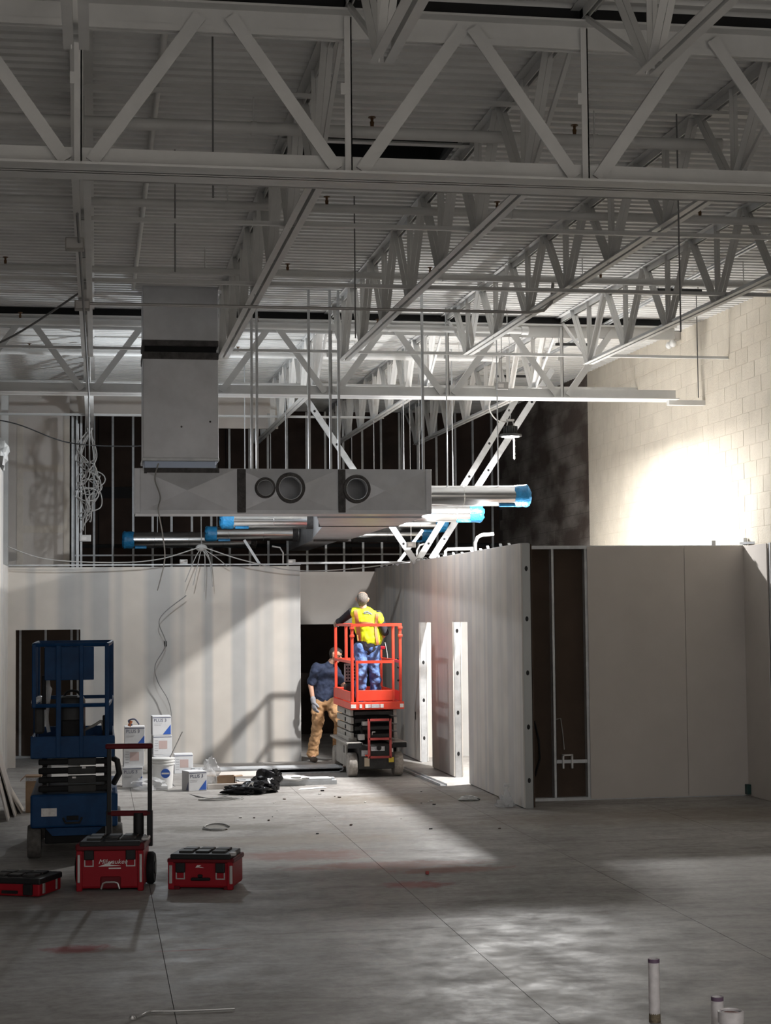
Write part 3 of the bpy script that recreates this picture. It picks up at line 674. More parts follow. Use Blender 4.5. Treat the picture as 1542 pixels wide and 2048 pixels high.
# ------------------------------------------------------------------ kickers on the side partition
def kicker(p, q, lb, wd=.092, holes=True):
    t = thing('steel_brace', lb, 'brace', p, 'punched stud braces above the side partition')
    b = MB(); b.chan(p, q, wd, .03, upv=(0, 1, 0)); b.build('brace_web', GALV, t)
    p, q = Vector(p), Vector(q); d = (q-p); L_ = d.length; d.normalize(); k = .35
    while holes and k < L_-.2:
        c = p+d*k; bb = MB(); bb.lathe((c.x, c.y-.0025, c.z), [(0, 0), (.02, 0), (.02, .002), (0, .002)], 10, 'y', False); bb.build('punch_out', DARKM, t); k += .61
    return t
kicker((4.86, 24.72, WH), (6.72, 24.65, 5.86), 'punched steel brace rising right, nearer the lamp')
kicker((4.86, 25.9, WH-.02), (6.48, 25.85, 5.6), 'punched steel brace rising right, farther from the lamp')
kicker((4.84, 25.85, WH-.02), (3.17, 25.8, 5.5), 'punched steel brace rising left behind the plenum')
kicker((4.62, 26.36, 3.0), (5.05, 26.36, 3.55), 'short thin steel brace at the partition corner', .05, False)
b = MB(); b.chan((3.0, 26.38, 3.02), (4.86, 26.38, 3.03), .1, .03); tag(b.build('header_track', GALV), 'bright steel track spanning from left partition to side partition', 'track')
# conduit elbow stubs on the partition top
pipe('conduit_stub', [(4.9, 21.95, WH-.02), (4.9, 21.95, WH+.12), (4.93, 21.95, WH+.19), (4.99, 21.95, WH+.225), (5.15, 21.95, WH+.235)], .022, WSTEEL, 'bent white conduit stub on top of the side partition', 'conduit')
pipe('conduit_stub', [(4.9, 26.1, 3.0), (4.9, 26.1, 3.22), (4.95, 26.1, 3.30), (5.03, 26.1, 3.32)], .014, WSTEEL, 'thin bent conduit behind the steel braces', 'conduit')
pipe('conduit_stub', [(4.9, 23.9, 3.02), (4.9, 23.9, 3.12), (4.93, 23.9, 3.15), (5.3, 23.9, 3.16)], .022, WSTEEL, 'short level white conduit stub beside the near brace', 'conduit')
pipe('conduit_stub', [(2.85, 26.39, 3.01), (2.85, 26.39, 3.2), (2.80, 26.39, 3.28), (2.68, 26.39, 3.3)], .013, STEELB, 'thin bent conduit above the left partition end', 'conduit')
b = MB(); b.bar((2.5, 26.39, 3.0), (2.25, 26.39, 3.4), .04, .02, (0, 1, 0)); tag(b.build('loose_stud', GALV), 'slanting loose stud piece above the left partition', 'stud')
b = MB()
for i in range(60):
    a = i*.31; b.tube([(4.86+.03*math.cos(a), 25.2+i*.02, WH+.02+.02*math.sin(a)), (4.86+.03*math.cos(a+.31), 25.22+i*.02, WH+.02+.02*math.sin(a+.31))], .006, 5)
tag(b.build('cable_coil', CABLE), 'white cable curled along the top of the side partition', 'cable')
def jbox(x, y_, z, lb, s=.06, hang=None):
    t = thing('electrical_box', lb, 'electrical box', (x, y_, z)); b = MB(); b.bev(x-s, x+s, y_-.03, y_+.03, z-s*.6, z+s*.6, .005); b.build('box_body', STEELB, t)
    b = MB(); b.box(x-s*.7, x+s*.2, y_-.034, y_-.03, z-s*.3, z+s*.3); b.build('cover_label', DECAL, t)
    if hang: b = MB(); b.tube([(x, y_, z), (x, y_, hang+.01)], .005, 6); b.build('hanger_wire', CABLE, t)
jbox(4.7, 25.5, 3.28, 'small white electrical box hung in front of the braces', .07, DZ+zo(25.5))
jbox(2.98, 26.38, 3.06, 'small steel box above the left partition end'); jbox(1.32, 26.38, 3.065, 'small steel box under the cable spider')
jbox(-.17, 27.5, 3.48, 'steel box hanging below the cable tangle', .09, DZ+zo(27.5))

# ------------------------------------------------------------------ cables
def curve(pts, n=10):
    P = [Vector(p) for p in pts]; out = []
    for i in range(len(P)-1):
        p0, p1, p2, p3 = P[max(i-1, 0)], P[i], P[i+1], P[min(i+2, len(P)-1)]
        for k in range(n):
            t_ = k/n; out.append(.5*((2*p1)+(p2-p0)*t_+(2*p0-5*p1+4*p2-p3)*t_*t_+(3*p1-p0-3*p2+p3)*t_**3))
    out.append(P[-1]); return out
pipe('cable', curve([(-1.28, 25.8, 3.28), (-.7, 26.0, 3.10), (.3, 26.1, 3.05), (.95, 26.1, 3.10), (1.5, 26.1, 3.26), (1.62, 26.1, 3.27), (2.2, 26.1, 3.08), (3.0, 26.2, 2.92), (3.9, 26.2, 2.94), (4.84, 26.0, 3.06)]), .009, CABLE, 'long grey cable sagging along the top of the left partition', 'cable')
t = thing('cable_spider', 'knot of grey cables fanning out above the left partition', 'cable', (1.58, 26.15, 3.0))
for k, e in enumerate([(1.33, 2.75), (1.45, 2.70), (1.62, 2.6), (1.75, 2.68), (1.98, 2.98), (1.72, 3.02)]):
    b = MB(); b.tube(curve([(1.58, 26.15, 3.27), ((1.58+e[0])/2+.03, 26.14, 3.12), (e[0], 26.13+.02*k, e[1])], 6), .007, 6); b.build('cable_end', CABLE, t, True)
b = MB(); b.sph((1.58, 26.15, 3.27), .07, 10, 6, (1.3, .8, .8)); b.build('knot', CABLE, t, True)
pipe('cable', curve([(.70, 19.6, 3.98), (.66, 19.6, 3.8), (.72, 19.62, 3.6), (.70, 19.65, 3.45), (.78, 20.5, 3.2), (.86, 22, 2.95), (.84, 24, 2.6)]), .008, CABLE, 'white cable looping down over the plenum corner', 'cable')
pipe('cable', curve([(1.35, 26.2, 2.55), (.95, 26.2, 2.2), (1.04, 26.25, 1.82), (.88, 26.2, 1.5), (.92, 26.2, 1.25), (1.07, 26.2, .98), (1.12, 26.15, .7), (1.02, 25.6, .35), (1.0, 23.2, .012), (1.3, 21.3, .012), (1.62, 21.5, .012)]), .007, CABLEG, 'thin dark cable hanging down the left partition to the cartons', 'cable')
pipe('cable', curve([(1.58, 26.16, 3.25), (1.575, 26.16, 3.8), (1.58, 26.1, 5.3)]), .007, CABLEG, 'straight wire from the roof to the cable spider', 'wire')
t = thing('cable_bundle', 'tangled bundle of grey cables hanging from the joist by the drywall pier', 'cable', (-.1, 26.8, 3.5))
for k in range(11):
    pts = [(-.1+random.uniform(-.05, .05), 26.8+random.uniform(-.1, .1), 5.15)]
    for z in (4.75, 4.5, 4.3, 4.1, 3.85):
        pts.append((-.12+random.uniform(-.22, .2), 26.8+random.uniform(-.12, .12), z+random.uniform(-.12, .12)))
    pts.append((-.15+random.uniform(-.12, .12), 26.8, random.uniform(3.5, 4.0)))
    b = MB(); b.tube(curve(pts, 8), .009, 6); b.build('cable_strand', CABLE, t, True)
for k in range(3):
    b = MB(); r = .16+.03*k; b.tube([(-.12+r*math.cos(a*.35)+.02*k, 26.75+.03*k, 4.12+.12*k+r*.62*math.sin(a*.35)) for a in range(19)], .009, 6); b.build('cable_loop', CABLE, t, True)
pipe('cable', [(-.13, 12, 5.05), (-.11, 17, 5.1), (-.09, 21, 4.95), (-.1, 26.4, 4.6), (-.15, 26.7, 4.4)], .011, CABLEG, 'dark cable strapped along the joist toward the hanging bundle', 'cable')
b = MB(); b.box(-.30, -.27, 27.5, 27.56, 0, 5.3); tag(b.build('steel_stud', GALV), 'upright loose steel stud behind the cable bundle', 'stud')
pipe('cable', curve([(-1.9, 20.5, 5.2), (-1.0, 19.5, 5.35), (-.15, 18.6, 5.75)]), .012, CABLEG, 'dark cable slanting up to the joist at far left', 'cable')
pipe('cable', curve([(-2.2, 24, 5.05), (-1.2, 24.5, 4.98), (-.4, 25, 4.75), (.5, 25.5, 4.75), (1.2, 25.6, 4.82)]), .009, BLKP, 'sagging dark cable below the far girder', 'cable')

# ------------------------------------------------------------------ lamps
def highbay(x, y_, z, label, lens, power, size=.22, color=(1, .985, .965), chain=1., spread=PI):
    t = thing('high_bay_lamp', label, 'lamp', (x, y_, z), 'round high bay lamps')
    b = MB(); b.lathe((x, y_, z), [(.152, .0), (.155, .012), (.15, .03), (.09, .045), (.085, .05)], 28); b.build('rim', LDARK, t, True)
    b = MB(); b.lathe((x, y_, z+.045), [(.082, 0), (.086, .06), (.07, .10)], 20)
    for k in range(16):
        a = 2*PI*k/16; b.bar((x+.075*math.cos(a), y_+.075*math.sin(a), z+.045), (x+.075*math.cos(a), y_+.075*math.sin(a), z+.14), .045, .006, (-math.sin(a), math.cos(a), 0))
    b.build('heat_sink', LDARK, t)
    b = MB(); b.lathe((x, y_, z-.006), [(0.001, 0), (.118, 0), (.118, .01), (.001, .01)], 24, 'z', False); b.build('lens', lens, t)
    b = MB(); b.bar((x-.05, y_, z+.14), (x-.03, y_, z+.22), .012); b.bar((x+.05, y_, z+.14), (x+.03, y_, z+.22), .012); b.box(x-.05, x+.05, y_-.03, y_+.03, z+.21, z+.235); b.build('hook_bracket', STEELB, t)
    zt = DZ+zo(y_)
    b = MB(); n = int((zt-z-.23)/.05)
    for k in range(n):
        zz = z+.235+k*.05; b.bar((x+(.006 if k % 2 else -.006), y_, zz), (x-(.006 if k % 2 else -.006), y_, zz+.052), .008)
    b.build('chain', GALV, t)
    ld = bpy.data.lights.new('lamp_light', 'AREA'); ld.shape = 'DISK'; ld.size = size; ld.energy = power; ld.color = color; ld.spread = spread
    lo = bpy.data.objects.new('lamp_light', ld); COL.objects.link(lo); lo.parent = t; lo.location = (0, 0, -.012)
    return t
tl = highbay(*LAMP, 'lit round high bay lamp hanging above the blue capped duct', LEMIT, P_MAIN)
b = MB(); b.tube([(LAMP[0]+.02, LAMP[1]-.1, LAMP[2]-.01), (LAMP[0]+.025, LAMP[1]-.1, LAMP[2]-.32)], .008, 6)
for k in range(10): b.sph((LAMP[0]+.024, LAMP[1]-.1, LAMP[2]-.06-k*.027), .013, 6, 4)
b.build('pull_chain', WHITEP, tl)
b = MB(); b.tube(curve([(LAMP[0]-.05, LAMP[1], LAMP[2]+.2), (LAMP[0]-.22, LAMP[1]-.1, LAMP[2]+.22), (LAMP[0]-.36, LAMP[1]-.3, LAMP[2]+.36), (LAMP[0]-.36, LAMP[1]-.6, LAMP[2]+.55)]), .009, 6); b.build('power_cord', CABLE, tl, True)
jbox(5.12, 21.25, 5.14, 'steel junction box feeding the lit lamp under the far girder', .08, DZ+zo(21.25))
for k, (x, y_) in enumerate(NEARL):  # left and front-wall lamps are unseen, added to raise the ambient light
    highbay(x, y_, 5.0, 'round high bay lamp over the near floor, '+['beside the block wall', 'unseen fill added over the open left side', 'unseen fill added by the front wall'][k], LEMITN, P_NEAR, .25, (.97, .985, 1))
gx_, gy_, gz_ = 1.08, 23.6, 4.5
t = thing('globe_lamp', 'cool white globe lamp on a cord behind the duct riser', 'lamp', (gx_, gy_, gz_))
b = MB(); b.sph((gx_, gy_, gz_), .07, 16, 10); b.build('globe', mat('globe_glow', (.85, .93, 1), .4, emit=8, alpha=.3), t, True)
b = MB(); b.lathe((gx_, gy_, gz_+.06), [(.03, 0), (.03, .08)], 12); b.build('socket', BLKP, t, True)
b = MB(); b.tube([(gx_, gy_, gz_+.13), (gx_, gy_, DZ+zo(gy_)+.01)], .006, 6); b.build('cord', CABLEG, t)
ld = bpy.data.lights.new('lamp_light', 'POINT'); ld.shadow_soft_size = .06; ld.energy = P_DUCT; ld.color = (.88, .945, 1)
lo = bpy.data.objects.new('lamp_light', ld); COL.objects.link(lo); lo.parent = t
# tripod work light inside the right room
wx, wy, wz = 5.75, 21.2, 1.75
t = thing('work_light', 'twin-head tripod work light behind the front partition', 'lamp', (wx, wy, 0))
b = MB(); b.tube([(wx, wy, .1), (wx, wy, wz)], .018); b.build('mast', LDARK, t, True)
for k in range(3):
    a = k*2*PI/3+.4; b = MB(); b.tube([(wx, wy, .55), (wx+.5*math.cos(a), wy+.5*math.sin(a), .0)], .014); b.build('leg', LDARK, t, True)
b = MB(); b.tube([(wx, wy-.25, wz), (wx, wy+.25, wz)], .014); b.build('cross_bar', LDARK, t, True)
for s in (-1, 1):
    b = MB(); b.bev(wx-.10, wx+.10, wy+s*.18-.12, wy+s*.18+.12, wz+.02, wz+.10, .01); h = b.build('lamp_head', mat('work_yellow', (.6, .4, .03), .5), t)
    b = MB(); b.box(wx-.08, wx+.08, wy+s*.18-.1, wy+s*.18+.1, wz+.10, wz+.106); b.build('lens', LEMIT, t)
    ld = bpy.data.lights.new('lamp_light', 'AREA'); ld.shape = 'RECTANGLE'; ld.size = .18; ld.size_y = .14; ld.energy = P_WORK/2; ld.color = (1, .985, .965)
    lo = bpy.data.objects.new('lamp_light', ld); COL.objects.link(lo); lo.parent = t; lo.location = (0, s*.18, wz+.115); lo.rotation_euler = (0, PI-.38, 0)
# ------------------------------------------------------------------ red scissor lift
def wheel(parent, x, y_, r, wd, m_, hubm):
    b = MB(); b.lathe((x, y_, r), [(r*.55, 0), (r*.93, 0), (r, wd*.12), (r, wd*.88), (r*.93, wd), (r*.55, wd)], 28, 'x'); wl = b.build('wheel', m_, parent, True)
    b = MB(); b.lathe((x-.004, y_, r), [(.02, 0), (r*.5, .0), (r*.55, .012), (r*.55, wd-.004), (r*.5, wd+.008), (.02, wd+.008)], 20, 'x'); b.build('hub', hubm, wl, True)
    return wl
t = thing('scissor_lift', 'red platform scissor lift with grey wheels carrying the man in the yellow vest', 'scissor lift', (3.82, 24.35, 0), 'scissor lifts')
for x in (3.43, 4.065):
    for y_ in (23.64, 25.06): wheel(t, x, y_, .165, .125, TYRE, LGREY)
b = MB(); b.bev(3.565, 4.055, 23.47, 25.24, .11, .44, .012); b.build('chassis', LDARK, t)
for x in (3.44, 4.155):
    b = MB(); b.bev(x, x+.03, 23.86, 24.84, .12, .44, .01); b.build('side_door', LGREY, t)
    b = MB(); b.box(x-.004 if x < 4 else x+.03, x if x < 4 else x+.034, 24.0, 24.06, .30, .40); b.build('door_latch', BLK, t)
for x0, x1 in ((3.40, 3.62), (4.02, 4.24)):
    b = MB(); b.bev(x0, x1, 23.46, 25.2, .445, .475, .008); b.build('fender_tray', LGREY, t)
    b = MB(); b.box(x0+.015, x1-.01, 23.455, 23.52, .40, .47); b.build('tray_end', BLK, t)
b = MB(); b.bev(3.46, 3.58, 23.75, 24.9, .475, .53, .01); b.build('base_beam', LGREY, t)
for k in range(4):
    z = .50+k*.105
    for x in (3.49, 4.10):
        b = MB(); b.bev(x, x+.045, 23.72+.04*(k % 2), 25.1-.04*(k % 2), z+.006, z+.094, .008); a_ = b.build('scissor_arm', LGREY, t)
        for y_ in (24.2,): bb = MB(); bb.lathe((x-.012, y_, z+.05), [(.001, 0), (.03, 0), (.03, .07), (.001, .07)], 14, 'x', False); bb.build('pivot_pin', LDARK, a_, True)
    b = MB(); b.bev(3.55, 4.09, 23.75, 23.80, z+.02, z+.075, .01); b.build('cross_tube', LDARK, t)
    b = MB(); b.bev(3.57, 4.07, 24.9, 24.95, z+.02, z+.075, .01); b.build('cross_tube', LDARK, t)
b = MB(); b.tube([(3.66, 23.72, .56), (3.62, 23.66, .68), (3.70, 23.64, .76), (3.85, 23.7, .8)], .02, 10); b.build('hydraulic_hose', BLK, t, True)
b = MB(); b.bev(3.58, 3.67, 23.6, 23.7, .50, .58, .01); b.bev(3.63, 3.72, 23.55, 23.65, .70, .76, .01); b.build('hinge_bracket', STEELB, t)
b = MB(); b.box(3.6, 4.06, 23.9, 24.7, .5, .88); b.build('lift_cylinder_housing', BLK, t)
# ladder
for x in (3.70, 4.00): b = MB(); b.bar((x, 23.43, .26), (x, 23.43, .80), .032, .026, (0, 1, 0)); b.build('ladder_rail', LREDD, t)
for z in (.275, .525, .785): b = MB(); b.bar((3.70, 23.43, z), (4.00, 23.43, z), .026, .03); b.build('ladder_rung', LREDD, t)
b = MB(); b.bar((3.75, 23.46, .58), (3.75, 23.44, .62), .01); b.bar((3.75, 23.44, .62), (3.79, 23.44, .62), .01); b.build('release_handle', STEELB, t)
for (x0, x1, z0, z1, mm, yy) in [(3.73, 3.92, .36, .42, DECALG, 23.445), (3.64, 3.71, .15, .27, mat('tan_decal', (.48, .41, .31), .6), 23.465), (3.60, 3.69, .29, .37, DECALG, 23.465), (4.00, 4.04, .34, .39, DECAL, 23.465), (3.98, 4.05, .20, .27, YELD, 23.465)]:
    b = MB(); b.box(x0, x1, yy-.004, yy+.01, z0, z1); b.build('decal', mm, t)
b = MB(); b.sph((3.84, 23.43, .40), .035, 10, 6); b.build('cable_plug', BLK, t, True)
for x in (3.66, 3.685): b = MB(); b.sph((x, 23.45, .30), .014, 8, 6); b.build('tail_light', mat('red_lens', (.8, .08, .05), .2), t, True)
# platform
b = MB(); b.bev(3.47, 4.19, 23.5, 25.2, .945, .975, .005); b.build('platform_floor', LREDD, t)
b = MB(); b.bev(3.455, 4.205, 23.47, 23.52, .925, 1.03, .006); b.build('front_skirt', LRED, t)
for x in (3.455, 4.165): b = MB(); b.bev(x, x+.04, 23.5, 25.22, .925, 1.02, .006); b.build('side_skirt', LRED, t)
b = MB(); b.bev(3.46, 4.2, 25.18, 25.22, .925, 1.17, .006); b.build('rear_toe_board', LRED, t)
for x in (3.465, 4.17): b = MB(); b.bev(x, x+.022, 23.56, 25.2, 1.03, 1.17, .005); b.build('side_toe_board', LRED, t)
b = MB(); b.bev(3.555, 4.07, 23.50, 23.525, 1.045, 1.19, .005); b.build('gate_toe_board', LRED, t)
for (x0, x1, mm) in [(3.46, 3.53, DECAL), (3.66, 3.70, DECAL), (3.70, 3.735, DECALG), (3.745, 3.86, DECALG), (3.87, 3.915, DECAL), (3.58, 3.615, DECAL), (4.145, 4.195, DECAL)]:
    b = MB(); b.box(x0, x1, 23.464, 23.472, .95, 1.0); b.build('decal', mm, t)
R_ = .021
def post(x, y_, z0, z1, nm='rail_post', w_=.04):
    b = MB(); b.bev(x-w_/2, x+w_/2, y_-w_/2, y_+w_/2, z0, z1, .008); return b.build(nm, LRED, t)
for x in (3.49, 4.165):
    for y_ in (23.53, 25.17): post(x, y_, .93, 2.09)
    post(x, 24.1, 1.58, 2.08)
for x in (3.555, 4.06): post(x, 23.515, 1.03, 1.60, 'gate_post', .034)
for z in (1.58, 2.09):
    for x in (3.49, 4.165): b = MB(); b.bar((x, 23.53, z), (x, 25.17, z), .038); b.build('side_rail', LRED, t)
    b = MB(); b.bar((3.49, 25.17, z), (4.165, 25.17, z), .038); b.build('rear_rail', LRED, t)
b = MB(); b.bar((3.47, 23.515, 2.09), (4.185, 23.515, 2.09), .04); b.build('front_rail', LRED, t)
b = MB(); b.bar((3.555, 23.515, 1.58), (4.06, 23.515, 1.58), .036); b.build('gate_rail', LRED, t)
for x in (3.49, 4.165):
    for z in (1.94, 2.05): b = MB(); b.bev(x-.03, x+.03, 23.495, 23.56, z-.018, z+.018, .006); b.build('pin_collar', LRED, t)
for z in (1.62, 1.50, 1.32): b = MB(); b.sph((4.13, 23.50, z), .016, 8, 6); b.build('latch_knob', BLK, t, True)
# perforated tray and tool bag inside
cb = MB(); cb.bev(3.53, 3.74, 24.55, 24.60, 1.27, 1.53, .006); cr = cb.build('perforated_panel', mat('grey_crate', (.33, .29, .28), .6), t)
for i in range(5):
    for j in range(5): b = MB(); b.box(3.55+i*.038, 3.572+i*.038, 24.545, 24.551, 1.29+j*.046, 1.315+j*.046); b.build('perforation', BLK, cr)
b = MB(); b.bev(3.54, 3.80, 24.5, 24.75, .975, 1.24, .03); b.build('tool_bag', LDARK, t)

# ------------------------------------------------------------------ blue scissor lift
t = thing('scissor_lift', 'dark blue lowered scissor lift parked behind the rolling toolbox', 'scissor lift', (-.2, 17.2, 0), 'scissor lifts')
for x in (-.63, .12):
    for y_ in (16.5, 17.9): wheel(t, x, y_, .155, .125, TYRED, LDARK)
b = MB(); b.bev(-.60, .20, 16.34, 18.1, .29, .60, .02); b.build('chassis', LBLUE, t)
b = MB(); b.bev(-.47, .09, 16.4, 18.0, .14, .32, .01); b.build('under_body', BLK, t)
b = MB(); b.add([(-.46, 16.33, .29), (.06, 16.33, .29), (-.02, 16.33, .22), (-.40, 16.33, .22), (-.46, 16.38, .29), (.06, 16.38, .29), (-.02, 16.38, .22), (-.40, 16.38, .22)], [(0,1,2,3),(7,6,5,4),(0,4,5,1),(1,5,6,2),(2,6,7,3),(3,7,4,0)]); b.build('bumper_plate', LBLUE, t)
b = MB(); b.box(-.50, -.36, 16.325, 16.342, .40, .475); b.build('white_placard', DECAL, t)
b = MB(); b.box(-.27, -.16, 16.32, 16.342, .36, .40); b.build('tow_slot', BLK, t)
b = MB(); b.tube([(-.30, 16.33, .38), (-.28, 16.29, .34), (-.15, 16.29, .34), (-.13, 16.33, .38)], .01); b.build('tow_loop', LDARK, t, True)
for k in range(4):
    z = .605+k*.083
    for x in (-.50, .08): b = MB(); b.bev(x, x+.05, 16.42, 18.0, z+.004, z+.078, .01); b.build('scissor_arm', LDARK, t)
    b = MB(); b.bev(-.53, .11, 16.40, 16.46, z+.012, z+.066, .012); b.build('cross_tube', BLK, t)
    b = MB(); b.bev(-.26, .0, 16.39, 16.47, z+.006, z+.072, .006); b.build('tube_sleeve', LDARK, t)
for (x, z) in ((-.13, .83), (-.22, .74), (.11, .62)): b = MB(); b.box(x, x+.035, 16.385, 16.395, z, z+.016); b.build('bolt_glint', DECAL, t)
b = MB(); b.tube([(.13, 16.9, .9), (.20, 16.8, .86), (.22, 16.8, .74), (.17, 16.9, .64)], .03, 10); b.build('hydraulic_hose', LDARK, t, True)
b = MB(); b.bev(-.60, .17, 16.36, 18.1, .93, .97, .008); b.build('platform_floor', LBLUE, t)
b = MB(); b.bev(-.60, .17, 16.34, 16.365, .935, 1.135, .006); b.build('front_toe_board', LBLUE, t)
for x in (-.60, .155): b = MB(); b.bev(x, x+.02, 16.36, 18.1, .94, 1.12, .005); b.build('side_toe_board', LBLUE, t)
b = MB(); b.bev(-.60, .17, 18.08, 18.1, .935, 1.12, .006); b.build('rear_toe_board', LBLUE, t)
b = MB(); b.box(-.60, -.58, 16.34, 16.37, 1.135, 1.14); b.build('toe_cap', LBLUE, t)
for x, wd in ((-.345, .046), (-.135, .036)): b = MB(); b.bev(x-wd/2, x+wd/2, 16.33, 16.35, .94, 1.98, .005); b.build('gate_upright', LBLUE, t)
for (x, y_, z0) in ((-.57, 16.36, 1.40), (.10, 16.36, .97), (.14, 17.2, .97), (.16, 18.05, .97), (-.585, 18.05, .97), (-.585, 17.2, .97)):
    b = MB(); b.bev(x-.019, x+.019, y_-.019, y_+.019, z0, 1.995, .008); b.build('rail_post', LBLUE, t)
for z in (1.42, 1.985):
    b = MB(); b.tube(curve([(-.585, 18.05, z), (-.585, 17.2, z), (-.575, 16.45, z), (-.52, 16.365, z), (-.2, 16.355, z), (.05, 16.36, z), (.11, 16.45, z), (.14, 17.2, z), (.16, 18.05, z)], 6), .019, 8); b.build('guard_rail', LBLUE, t, True)
    b = MB(); b.bar((-.585, 18.05, z), (.16, 18.05, z), .036); b.build('rear_rail', LBLUE, t)
b = MB(); b.bev(-.475, -.02, 16.365, 16.385, 1.655, 1.965, .006); b.build('gate_panel', LBLUE, t)
for x in (-.43, -.26, -.06): b = MB(); b.box(x-.006, x+.006, 16.36, 16.366, 1.66, 1.96); b.build('panel_rib', LBLUE, t)
b = MB(); b.bev(-.57, -.48, 16.5, 16.62, 1.15, 1.40, .02); b.build('battery_box', LDARK, t)
b = MB(); b.bev(-.50, -.46, 16.42, 16.46, 1.38, 1.70, .01); b.build('cable_wrap', BLK, t)
b = MB(); b.bev(.06, .11, 16.40, 16.46, 1.10, 1.32, .012); b.build('control_cable', BLK, t)
b = MB(); b.tube(curve([(-.12, 16.6, 1.17), (-.02, 16.5, 1.22), (.05, 16.45, 1.26), (.07, 16.45, 1.18)], 6), .014); b.build('cable_coil', LGREY, t, True)
t = thing('tool_bag', 'black upright tool bag on the blue lift platform', 'bag', (-.25, 16.55, .97))
b = MB(); b.bev(-.355, -.10, 16.45, 16.72, .97, 1.50, .05); b.build('bag_body', BLKP, t, True)
b = MB(); b.bev(-.33, -.12, 16.435, 16.455, 1.02, 1.28, .02); b.build('front_pocket', BLK, t)
b = MB(); b.tube(curve([(-.30, 16.58, 1.49), (-.26, 16.58, 1.54), (-.18, 16.58, 1.54), (-.14, 16.58, 1.49)], 6), .012); b.build('handle', BLKP, t, True)
t = thing('plastic_sheet', 'crumpled clear plastic sheet on the left rail of the blue lift', 'plastic', (-.53, 16.8, 1.41))
b = MB(); b.tube(curve([(-.58, 16.6, 1.44), (-.53, 16.7, 1.47), (-.47, 16.75, 1.45), (-.44, 16.8, 1.58)], 6), [.03]*18+[.015]); b.build('sheet_fold', CLEAR, t, True)
b = MB(); b.tube(curve([(-.45, 16.6, 1.65), (-.44, 16.6, 1.5), (-.46, 16.6, 1.3), (-.44, 16.6, 1.16)], 6), .018); b.build('sheet_strip', CLEAR, t, True)

# ------------------------------------------------------------------ modular toolboxes
def TX(x, y_, deg): return Matrix.Translation((x, y_, 0)) @ Matrix.Rotation(math.radians(deg), 4, 'Z')
def LB_(X): mb = MB(); mb.X = X; return mb
def latch(X, t, x, z):
    b = LB_(X); b.bev(x-.04, x+.04, -.022, .01, z-.045, z+.035, .008); l = b.build('latch', BLKP, t)
    b = LB_(X); b.box(x-.038, x-.030, -.012, .005, z-.095, z-.045); b.box(x+.030, x+.038, -.012, .005, z-.095, z-.045); b.box(x-.038, x+.038, -.006, .005, z-.10, z-.092); b.build('latch_bail', STEELB, l)
def cleats(X, t, w_, d_, z, cols=3, rows=2):
    for i in range(cols):
        for j in range(rows):
            x0 = .06+i*(w_-.12)/cols; y0 = .05+j*(d_-.1)/rows
            b = LB_(X); b.bev(x0+.01, x0+(w_-.12)/cols-.015, y0+.01, y0+(d_-.1)/rows-.02, z, z+.022, .006); b.build('lid_cleat', BLKP if (i+j) % 2 else LDARK, t)
# rolling box
X = TX(-.155, 14.42, -8)
t = thing('rolling_toolbox', 'tall red rolling toolbox with raised black pull handle', 'toolbox', (.12, 14.6, 0), 'red modular toolboxes')
b = LB_(X); b.bev(0, .54, 0, .45, .02, .345, .02); b.build('box_body', TRED, t)
b = LB_(X); b.bev(-.012, .552, -.012, .46, .325, .385, .014); b.build('lid', TREDD, t)
b = LB_(X); b.bev(.02, .52, -.014, .44, .36, .405, .01); b.build('lid_tray', BLKP, t); cleats(X, t, .54, .45, .40)
for x in (.0, .50): b = LB_(X); b.bev(x-.005, x+.045, -.012, .03, .0, .33, .01); b.build('corner_post', TRED, t)
for x in (.006, .512): b = LB_(X); b.bev(x, x+.022, -.018, .0, .07, .30, .005); b.build('reflector_strip', STEELB, t)
b = LB_(X); b.bev(.19, .36, -.01, .02, .02, .12, .012); b.build('kick_plate', TREDD, t)
b = LB_(X); b.tube([(.20, -.014, .02), (.215, -.014, .065), (.24, -.014, .075), (.31, -.014, .075), (.335, -.014, .065), (.35, -.014, .02)], .008); b.build('kick_handle', STEELB, t, True)
latch(X, t, .10, .30); latch(X, t, .44, .30)
text('Milwaukee', .055, X @ Vector((.175, -.004, .222)), (PI/2, 0, math.radians(-8)), DECAL, t, 'maker_script', .35)
b = LB_(X); b.add([(.175, -.004, .20), (.30, -.004, .245), (.27, -.004, .215), (.36, -.004, .205), (.175, -.001, .20), (.30, -.001, .245), (.27, -.001, .215), (.36, -.001, .205)], [(0,2,1),(0,3,2),(4,5,6),(4,6,7)]); b.build('lightning_mark', DECAL, t)
b = LB_(X); b.box(.26, .36, -.003, .002, .180, .190); b.build('maker_line', DECAL, t)
for x in (-.03, .55):
    b = LB_(X); b.lathe((x, .36, .135), [(.05, -.02), (.12, -.025), (.135, 0), (.135, .03), (.12, .05), (.05, .045)], 24, 'x'); wl = b.build('wheel', BLK, t, True)
    b = LB_(X); b.lathe((x, .36, .135), [(.01, -.03), (.05, -.03), (.06, 0), (.05, .055), (.01, .055)], 16, 'x'); b.build('hub', LDARK, wl, True)
for x in (.20, .545):
    b = LB_(X); b.bev(x-.018, x+.018, .46, .49, .30, 1.14, .006); b.build('handle_tube', BLKP, t)
    b = LB_(X); b.bev(x-.024, x+.024, .452, .498, .30, .60, .006); b.build('handle_sleeve', BLKP, t)
b = LB_(X); b.bev(.17, .57, .45, .50, 1.12, 1.165, .012); b.build('handle_grip', TREDD, t)
b = LB_(X); b.bev(.18, .56, .452, .495, .555, .60, .01); b.build('handle_brace', TREDD, t)
b = LB_(X); b.lathe((.45, .475, .40), [(.045, 0), (.045, .18)], 16); b.build('pivot_barrel', BLKP, t, True)
b = LB_(X); b.bev(.52, .58, .05, .2, .40, .425, .008); b.build('metal_corner', STEELB, t)
